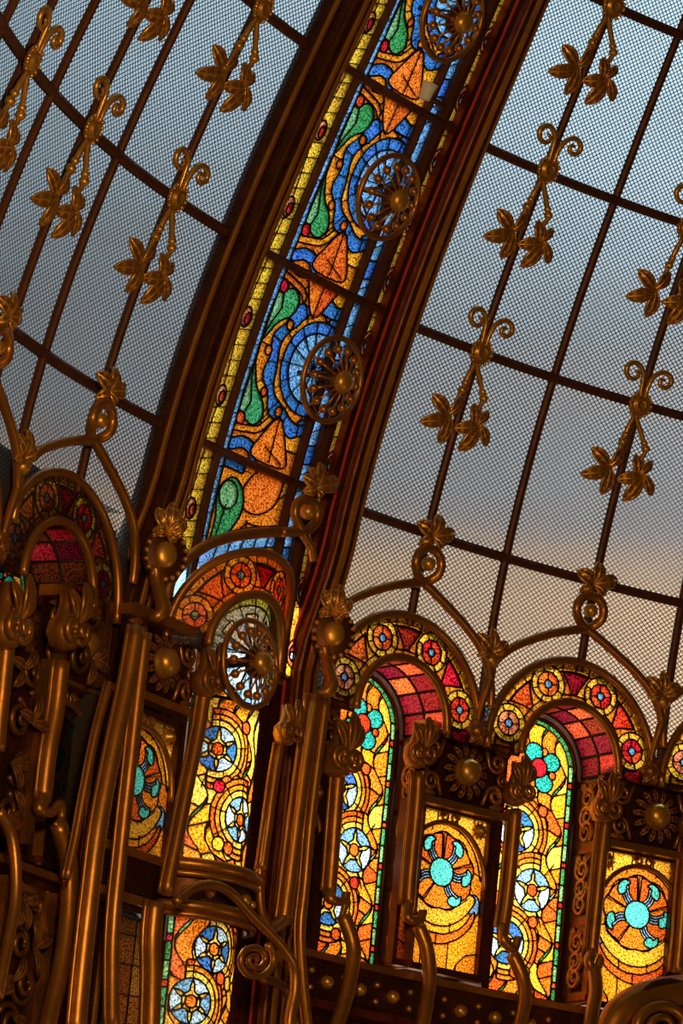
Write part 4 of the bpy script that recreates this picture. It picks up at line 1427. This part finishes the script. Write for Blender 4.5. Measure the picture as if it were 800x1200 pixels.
junc0 = make_junction(Frame(2.56, 0.5, 0.02), 'bronze leaf finial with ball between the two complete arches')
dup(junc0, Frame(4.18, 0.5, 0.02).M, 'bronze leaf finial with ball near the right edge')
dup(junc0, Frame(-2.83, 0.5, 0.02).M, 'bronze leaf finial between the two left arches')


# ------------------------------------------------------------------ closing plates round the niches and the bow
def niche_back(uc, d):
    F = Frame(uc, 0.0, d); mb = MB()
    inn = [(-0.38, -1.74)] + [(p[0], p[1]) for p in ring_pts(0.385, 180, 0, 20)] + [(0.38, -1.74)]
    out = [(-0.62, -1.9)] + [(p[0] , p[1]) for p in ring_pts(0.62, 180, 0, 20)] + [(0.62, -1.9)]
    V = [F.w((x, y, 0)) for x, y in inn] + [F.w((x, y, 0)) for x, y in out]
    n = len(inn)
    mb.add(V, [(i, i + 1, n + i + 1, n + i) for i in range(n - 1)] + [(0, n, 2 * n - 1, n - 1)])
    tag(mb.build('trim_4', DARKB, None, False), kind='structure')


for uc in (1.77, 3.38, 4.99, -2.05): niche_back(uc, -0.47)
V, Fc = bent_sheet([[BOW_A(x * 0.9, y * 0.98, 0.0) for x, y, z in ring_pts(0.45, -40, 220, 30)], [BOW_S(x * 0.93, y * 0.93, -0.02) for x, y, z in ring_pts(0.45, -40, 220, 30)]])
tag(MB().add(V, Fc).build('gap_plate', DARKB, None, False), kind='structure')
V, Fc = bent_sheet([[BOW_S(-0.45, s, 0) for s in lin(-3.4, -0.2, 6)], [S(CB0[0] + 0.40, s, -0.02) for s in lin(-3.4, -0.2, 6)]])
tag(MB().add(V, Fc).build('gap_plate', DARKB, None, False), kind='structure')
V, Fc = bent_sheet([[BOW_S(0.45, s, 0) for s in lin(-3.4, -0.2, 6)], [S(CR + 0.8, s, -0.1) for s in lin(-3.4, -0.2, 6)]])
tag(MB().add(V, Fc).build('gap_plate', DARKB, None, False), kind='structure')
tag(sheet(lin(0.22, 0.72, 2), [-3.4, 0.05], -0.06, -0.10).build('gap_plate', DARKB, None, False), kind='structure')  # plate added to block bright gaps right of the bow
tag(sheet(lin(CR - 0.82, CR - 0.14, 3), [-0.62, 0.06], -0.06, -0.10).build('gap_plate', DARKB, None, False), kind='structure')  # added likewise, hides the sky showing left of the bow
# plate and roof sheet added to block lamp light leaking past the arch
tag(sheet(lin(-1.0, -0.70, 3), [0.05, 0.56], 0.03, -0.01).build('leak_guard', DARKB, None, False), kind='structure')
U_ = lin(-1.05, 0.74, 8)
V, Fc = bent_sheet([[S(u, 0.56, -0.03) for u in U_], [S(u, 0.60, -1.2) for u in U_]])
tag(MB().add(V, Fc).build('leak_guard', DARKB, None, False), kind='structure')


# ------------------------------------------------------------------ colonnettes: bars with scrolled capitals and curled feet
def pxpath(F, P, z=0.0, k=5):
    zs = z if isinstance(z, (list, tuple)) else [z] * len(P)
    return spline([F.px(x, y, q) for (x, y), q in zip(P, zs)], k)


def colonnette(u, s, d, label, shaft, r, cap=None, foot=None, bracket=None, rb=None, mat=None, cap_scale=1.0, cat='column', group=None, name='colonnette'):
    F = Frame(u, s, d); t = thing(name, F.M, label, cat, group)
    m = mat or BRONZE
    P = pxpath(F, shaft)
    MB().add(*tube(P, r, 10)).build('shaft', m, t)
    # a thin fillet running beside the shaft
    Q = [p + np.array([-1.35 * (r if not isinstance(r, list) else r[0]), 0, -0.01]) for p in P]
    MB().add(*tube(Q, 0.35 * (r if not isinstance(r, list) else r[0]), 6)).build('fillet', m, t)
    if cap:
        c = F.px(*cap, 0.03); k = cap_scale
        MB().add(*lathe([(0.035 * k, -0.13 * k), (0.075 * k, -0.11 * k), (0.10 * k, -0.04 * k), (0.095 * k, 0.02 * k), (0.06 * k, 0.06 * k), (0.045 * k, 0.12 * k), (0.05 * k, 0.2 * k)], 14, tuple(c), 'y')).build('capital', m, t)
        for sx in (-1, 1):
            sp = spiral((c[0] + sx * 0.055 * k, c[1] - 0.02 * k), 0.085 * k, 0.015 * k, PI / 2, 1.5 * sx, 22, c[2] + 0.07 * k, 0.03)
            MB().add(*tube(sp, [0.02 * k, 0.024 * k, 0.018 * k], 7)).build('volute', m, t)
            LF(c + np.array([sx * 0.02, 0.03, 0.08]) * k, c + np.array([sx * 0.10, 0.19, 0.07]) * k, 0.09 * k, 0.04, 0.012).build('leaf', m, t)
        LF(c + np.array([0, 0.02, 0.09]) * k, c + np.array([0, 0.25, 0.10]) * k, 0.10 * k, 0.05, 0.012).build('leaf', m, t)
    if foot:
        MB().add(*tube(pxpath(F, foot, [0.0] + [0.06] * (len(foot) - 1)), [r if not isinstance(r, list) else r[-1], 0.035, 0.03, 0.022], 8)).build('foot_curl', m, t)
    if bracket:
        MB().add(*tube(pxpath(F, bracket, list(np.linspace(0.05, 0.25, len(bracket)))), rb or 0.05, 10)).build('bracket', m, t)
    return t


def at(px, py, d, g=(0, -0.5)): return (*cast(px, py, d, g), d)


G1 = 'colonnettes between the niches'
colonnette(*at(596, 990, -0.08, (2.5, -0.6)), 'bronze colonnette left of the strip with the teal flower',
           [(604, 950), (601, 985), (597, 1030), (592, 1070), (589, 1088)], 0.05, (604, 925), [(589, 1085), (590, 1102), (602, 1112), (607, 1098), (603, 1110), (600, 1128)],
           [(600, 1118), (612, 1145), (615, 1170), (609, 1200), (600, 1225)], 0.055, group=G1)
colonnette(*at(698, 1040, -0.08, (3.3, -1)), 'bronze colonnette left of the flower panel at the right edge',
           [(710, 960), (704, 1010), (698, 1070), (693, 1118)], 0.05, (706, 945), [(693, 1115), (690, 1128), (698, 1138), (704, 1122), (697, 1140), (695, 1150)],
           [(696, 1135), (698, 1160), (694, 1185), (688, 1215)], 0.055, group=G1)
colonnette(*at(490, 1000, -0.08, (1.8, -1)), 'bronze colonnette right of the niche beside the rib',
           [(491, 905), (488, 950), (482, 1010), (478, 1062)], 0.05, (488, 880), [(478, 1060), (478, 1076), (490, 1078), (496, 1068), (492, 1082), (488, 1092)],
           [(490, 1085), (500, 1112), (503, 1150), (498, 1185), (493, 1215)], 0.055, group=G1)
colonnette(*at(392, 950, -0.02, (1, -.5)), 'bronze colonnette left of the niche beside the rib, with a big volute capital',
           [(397, 905), (393, 955), (389, 1010), (386, 1046)], 0.05, (396, 885), [(386, 1045), (388, 1054), (402, 1056), (406, 1046), (404, 1062), (400, 1075)],
           [(402, 1072), (414, 1110), (410, 1150), (402, 1180), (392, 1210)], 0.055, group=G1, cap_scale=1.25)
colonnette(*at(797, 1000, -0.08, (4.5, -.5)), 'bronze colonnette cut by the right edge of the photo',
           [(806, 985), (801, 1040), (797, 1100), (793, 1140)], 0.05, (808, 965), None, None, group=G1)
# rib, left side
colonnette(*at(225, 900, 0.28, (-.5, -.5)), 'slim bronze colonnette left of the rib strip, passing before the ledge',
           [(241, 800), (234, 850), (221, 915), (206, 990), (194, 1048)], 0.048, (240, 795), None, None, group='colonnettes of the rib', cap_scale=1.0)
colonnette(*at(180, 1120, 0.34, (-.8, -2)), 'thick lower bronze post below the ledge of the rib',
           [(182, 1058), (178, 1100), (178, 1150), (176, 1215)], 0.068, None, None, None, group='colonnettes of the rib')
colonnette(*at(150, 960, 0.32, (-.9, -1)), 'bronze colonnette under the left medallion, the right one of its pair',
           [(170, 742), (163, 800), (152, 900), (141, 1000), (132, 1100), (131, 1215)], 0.050, None, None, None, group='colonnettes of the rib')
colonnette(*at(115, 960, 0.36, (-1.1, -1)), 'bright gilt bar under the left medallion, the broadest at lower left',
           [(160, 735), (149, 800), (132, 880), (115, 970), (105, 1050), (96, 1130), (88, 1215)], [0.060, 0.066, 0.072], None, None, None, BRIGHT, group='colonnettes of the rib')
colonnette(*at(105, 920, 0.30, (-1.2, -1)), 'thin bronze bar left of the bright gilt bar',
           [(128, 800), (112, 860), (98, 930), (88, 985), (78, 1030)], 0.028, None, None, None, group='colonnettes of the rib')
# rib, right side
colonnette(*at(345, 960, 0.34, (.8, -1)), 'bronze colonnette under the right medallion, left and brighter one of its pair',
           [(369, 815), (360, 870), (349, 950), (339, 1030), (332, 1082)], 0.055, None, [(332, 1078), (318, 1088), (312, 1082), (306, 1066), (304, 1030), (308, 985), (318, 930)], None, group='colonnettes of the rib')
colonnette(*at(365, 960, 0.30, (.9, -1)), 'bronze colonnette under the right medallion, slim right one of its pair',
           [(382, 818), (374, 880), (364, 960), (357, 1040), (352, 1090), (355, 1150), (362, 1215)], 0.036, None, None, None, group='colonnettes of the rib')
colonnette(*at(318, 950, 0.40, (.4, -1)), 'slim bronze colonnette with leafy capital right of the rib wheel arch',
           [(328, 872), (320, 920), (312, 980), (306, 1020)], 0.036, (334, 855), None, None, group='colonnettes of the rib', cap_scale=0.85)
# left bay
colonnette(*at(55, 870, 0.05, (-2, -.8)), 'bronze colonnette with leafy capital under the dim left arch',
           [(72, 775), (66, 830), (57, 880), (50, 938)], 0.060, (76, 735), [(50, 935), (46, 948), (60, 952), (70, 942), (72, 958), (64, 968)],
           [(68, 965), (80, 1010), (80, 1070), (72, 1130), (58, 1190), (52, 1215)], 0.062, group=G1, cap_scale=1.2)
colonnette(*at(5, 800, 0.05, (-2.4, -.3)), 'bronze colonnette at the left edge of the photo',
           [(8, 750), (4, 790), (0, 830), (-5, 880)], 0.060, (6, 730), None, [(-2, 950), (12, 975), (18, 1010), (18, 1055), (10, 1100), (2, 1140), (-3, 1170)], 0.04, group=G1, cap_scale=1.3)


# ------------------------------------------------------------------ medallions at the springing of the rib mouldings
def make_medallion(F, M, Z, label):
    t = thing('beaded_medallion', M, label, 'medallion', 'beaded medallions on the rib')
    q = lambda x, y, z=0.0: F.px(*Z(x, y), z)
    c = q(375, 115);     st = lambda V: [(c[0] + v[0] * 1.05, c[1] + v[1] * 1.25, c[2] + v[2]) for v in V]
    MB().add(st(lathe([(0.001, -0.03), (0.15, -0.03), (0.15, 0.005), (0.12, 0.02), (0.001, 0.02)], 20)[0]), lathe([(1, 0)] * 5, 20)[1]).build('backing', DARKB, t)
    MB().add(st(lathe([(0.074, 0.0), (0.076, 0.02), (0.068, 0.036), (0.048, 0.048), (0.024, 0.054), (0.001, 0.055)], 20)[0]), lathe([(1, 0)] * 6, 20)[1]).build('boss', GILT, t)
    for k in range(18):
        a = 2 * PI * k / 18; MB().add(*ball((c[0] + 0.142 * math.cos(a), c[1] + 0.17 * math.sin(a), 0.02), 0.020, 8, 5)).build('bead', GILT, t)
    for tx, ty, w in ((342, -22, 0.12), (392, -42, 0.12), (432, 10, 0.12), (330, 45, 0.09), (400, 78, 0.08)):
        LF(q(376, 50, 0.05), q(tx, ty, 0.04), w, 0.05, 0.012).build('leaf', GILT, t)
    P = spline([q(345, 150), q(352, 195), q(362, 240, 0.05), q(368, 275, 0.08), q(350, 298, 0.09), q(330, 300, 0.06)], 5)
    MB().add(*tube(P, [0.04, 0.05, 0.05, 0.055, 0.045, 0.03], 9)).build('scroll_tail', BRONZE, t)
    return t


ZM = zoom(250, 700, 2.667)
MF = Frame(*at(390, 743, 0.30, (1, .3))).turned(0.6)
med0 = make_medallion(MF, MF.M, ZM, 'beaded gilt medallion with leaf on the right moulding of the rib')
dup(med0, Frame(*at(193, 650, 0.30, (-.8, .6))).turned(0.6).M, 'beaded gilt medallion with leaf on the left moulding of the rib')

# scroll over the bowed arch
F = Frame(*at(290, 650, 0.30, (0, .7)))
t = thing('arch_scroll', F.M, 'bronze whiplash scroll over the bowed rib arch, its loop at the right moulding', 'scroll', 'whiplash scrolls over the arches')
ZB = zoom(150, 600, 3.2)
pts = [(140, 320), (165, 250), (215, 185), (290, 128), (380, 95), (480, 80), (570, 75), (625, 75)]
MB().add(*tube(spline([F.px(*ZB(*p), 0.0) for p in pts], 5), [0.036, 0.04, 0.04, 0.036], 10)).build('whip_bar', BRONZE, t)
ZL = zoom(340, 560, 4)
pts = [(-40, 255), (10, 250), (70, 252), (115, 215), (128, 165), (112, 118), (75, 98), (38, 115), (22, 165), (40, 225), (70, 280), (98, 330), (108, 390)]
MB().add(*tube(spline([F.px(*ZL(*p), 0.02) for p in pts], 5), [0.034, 0.036, 0.036, 0.036, 0.03], 10)).build('loop', BRONZE, t)
MB().add(*ball(F.px(*ZL(82, 158), 0.0), 0.062, 12, 8)).build('ball', GILT, t)
for tx, ty, w in ((62, -10, 0.12), (95, -50, 0.11), (140, -70, 0.12), (225, 15, 0.13), (60, 65, 0.09), (140, 95, 0.09)):
    LF(F.px(*ZL(118, 45), 0.05), F.px(*ZL(tx, ty), 0.05), w, 0.05, 0.012).build('leaf', GILT, t)

# spiral bracket under the ledge
F = Frame(*at(298, 1125, 0.55, (0.0, -2)))
t = thing('spiral_bracket', F.M, 'round spiral of bronze bar hanging right of the lower rib strip', 'bracket')
ZS = zoom(250, 900, 2.667)
P = []
for i in range(46):
    f = i / 45; a = -0.9 + 2 * PI * 2.1 * f; r = 62 * (1 - f) + 7 * f
    P.append(F.px(*ZS(130 + r * math.cos(a), 600 + r * math.sin(a)), 0.02 + 0.05 * f))
MB().add(*tube(P, [0.026, 0.026, 0.025, 0.022, 0.018], 9)).build('spiral', BRONZE, t)
MB().add(*tube(spline([F.px(*ZS(*p), 0.0) for p in ((-120, 420), (-60, 375), (0, 365), (60, 395), (110, 450), (165, 505), (215, 560), (250, 620), (255, 690), (240, 770), (235, 820))], 5), [0.03, 0.036, 0.034, 0.036, 0.045, 0.04], 9)).build('arm', BRONZE, t)
# small hoops on the lower ledge
for px_, lab in (((325, 1160), 'bronze hoop on the ledge right of the spiral'), ((30, 1050), 'bronze hoop low at the left edge')):
    F = Frame(*at(*px_, 0.1, (0, -2)))
    t = tag(MB().add(*tube(pxpath(F, [(px_[0] - 20, px_[1] - 12), (px_[0], px_[1] - 8), (px_[0] + 14, px_[1] + 8), (px_[0] + 22, px_[1] + 45)]), 0.034, 8)).build('hoop_bar', BRONZE, None, True, F.M), lab, 'bracket')

# red glass strip low at the left
F = Frame(*at(78, 1150, 0.05, (-1.5, -2.2)))
t = thing('red_glass_strip', F.M, 'narrow strip of red glass beside the bright gilt bar at lower left', 'stained glass')
p = Panel(-0.16, -0.75, 0.16, 0.42)
p.paint(np.abs(p.X) < 0.15, 'red')
for i in range(14): p.cut([(-0.17, -0.75 + i * 0.09), (0.17, -0.67 + i * 0.09)])
p.build(t, lambda x, y, z: np.array([x, y, z]), Matrix.Identity(4))
# brown glass beside the lower post
F = Frame(*at(150, 1150, 0.12, (-.9, -2.2)))
t = thing('brown_glass_strip', F.M, 'narrow strip of brown hammered glass between the bronze posts at lower left', 'stained glass')
p = Panel(-0.16, -0.55, 0.20, 0.42)
p.paint(np.abs(p.X) < 0.19, 'brown')
for i in range(5): p.cut([(-0.2, -0.5 + i * 0.2), (0.2, -0.48 + i * 0.2)])
p.cut([(0.02, -0.6), (0.03, 0.5)])
p.build(t, lambda x, y, z: np.array([x, y, z]), Matrix.Identity(4))

# big foreground scroll at the lower right corner
F = Frame(*at(770, 1185, 0.9, (4.5, -2)))
t = thing('foreground_volute', F.M, 'large brown bronze volute nearest the camera at the lower right corner', 'scroll')
P = []
for i in range(50):
    f = i / 49; a = -0.2 + 2 * PI * 2.3 * f; r = 34 * (1 - f) + 4 * f
    P.append(F.px(777 + 1.15 * r * math.cos(a), 1203 + r * math.sin(a), 0.12 + 0.10 * f))
MB().add(*tube(P, [0.05, 0.045, 0.035, 0.02], 9)).build('spiral', BRONZE, t)
MB().add(*tube(pxpath(F, [(712, 1215), (725, 1190), (748, 1175), (775, 1168), (830, 1160)]), [0.10, 0.13, 0.14, 0.14], 12)).build('shoulder', BRONZE, t)
MB().add(*lathe([(0.36, 0.0), (0.36, 0.1), (0.33, 0.11), (0.001, 0.11)], 30, tuple(F.px(777, 1205, 0)))).build('cheek', DARKB, t)


# small white spotlight clamped to a cross bar of the rib
F = Frame(*at(500, 108, 0.16, (0, 4))); t = thing('spotlight', F.M, 'small white spotlight on a dark arm at a cross bar of the rib', 'lamp')
MB().add(*lathe([(0.03, -0.06), (0.045, -0.05), (0.05, 0.02), (0.062, 0.07), (0.055, 0.072), (0.04, 0.03), (0.001, 0.02)], 14, (0, 0, 0), 'y')).build('shade', WHITEP, t)
MB().add(*tube(spline([(0.02, -0.04, 0), (0.12, -0.03, 0.03), (0.22, -0.05, 0.0), (0.30, -0.04, -0.12)], 5), 0.022, 8)).build('arm', IRON, t)

# scrollwork crowded between the left columns
def scroll_panel(px, py, d, w, h, label, seed):
    F = Frame(*at(px, py, d, (-2, -.8))); t = thing('scrollwork_panel', F.M, label, 'panel', 'scrollwork panels in the left bay')
    rnd = random.Random(seed)
    MB().box(-w, w, -h, h, -0.06, -0.03).build('back_plate', DARKB, t, False)
    for x in (-w, w): MB().box(x - 0.02, x + 0.02, -h, h, -0.06, 0.04).build('stile', SHADEB, t, False)
    n = int(h / 0.13)
    for k in range(n):
        y = -h + (k + 0.5) * 2 * h / n; sg = 1 if k % 2 else -1
        P = spiral((sg * w * 0.2, y), 0.13, 0.02, rnd.uniform(0, 6), 1.8 * sg, 28, 0.0, 0.05)
        MB().add(*tube(P, [0.022, 0.025, 0.02, 0.014], 7)).build('scroll', SHADEB, t)
        for q in range(3):
            a = rnd.uniform(0, 2 * PI); b = np.array([-sg * w * 0.35, y, 0.03])
            LF(b, b + np.array([0.19 * math.cos(a), 0.19 * math.sin(a), 0.02]), 0.085, 0.04, 0.012).build('leaf', SHADEB, t)
    return t


scroll_panel(20, 870, 0.0, 0.26, 0.62, 'dark bronze panel of scrolls and leaves at the left edge, between two columns', 3)
scroll_panel(98, 745, 0.0, 0.24, 0.30, 'small bronze panel of scrolls right of the left leafy capital', 8)
scroll_panel(22, 1130, 0.08, 0.30, 0.52, 'dark bronze scroll panel in the lower left corner', 11)


# ------------------------------------------------------------------ lamps
def area_lamp(name, F, size, energy, col, flip=False):
    l = bpy.data.lights.new(name, 'AREA'); l.shape = 'RECTANGLE'; l.size, l.size_y = size
    l.energy = energy; l.color = col
    o = bpy.data.objects.new(name, l); COL.objects.link(o)
    # area lamps shine along their local -z; turn it into the hall
    o.matrix_world = F.M @ Matrix.Rotation(PI, 4, 'X')
    return o


def point_lamp(name, loc, energy, col, r):
    l = bpy.data.lights.new(name, 'POINT'); l.energy = energy; l.color = col; l.shadow_soft_size = r
    o = bpy.data.objects.new(name, l); COL.objects.link(o); o.location = loc
    return o


# tube lamps in the cavity behind the drum windows
for u, s, e, sz in ((1.77, -0.8, 20, (1.0, 1.6)), (2.6, -0.9, 34, (1.0, 2.0)), (3.4, -0.8, 21, (1.0, 1.6)), (4.3, -0.9, 40, (1.2, 2.0)),
                    (1.6, 0.45, 9, (0.9, 0.3)), (3.2, 0.45, 9, (0.9, 0.3)), (4.8, 0.45, 8, (0.9, 0.3)), (-0.30, 0.15, 100, (0.7, 0.25)),
                    (0.0, -1.0, 62, (0.6, 3.0)), (-2.2, -0.5, 2.0, (1.0, 1.6)), (-0.95, -1.0, 8, (0.3, 2.0))):  # the weakest one is added to lift the left arch
    area_lamp('window_lamp', Frame(u, s, -1.3), sz, e, (1.0, 0.90, 0.74))
area_lamp('window_lamp', Frame(CR + 0.05, -2.35, -0.45), (0.5, 0.8), 9, (1.0, 0.90, 0.74))
area_lamp('window_lamp', Frame(-2.1, 0.4, -1.2), (1.2, 0.4), 5, (1.0, 0.85, 0.6))  # extra lamp added to brighten the left arch glass
# warm lamps of the hall, below and in front of the dome
for loc, e, r in (((-9.5, 1.5, 5.0), 1500, 0.5), ((2.5, 3.0, 0.5), 110, 0.4), ((-10.0, -4.0, 2.0), 420, 0.6)):
    point_lamp('hall_lamp', loc, e, (1.0, 0.63, 0.27), r)
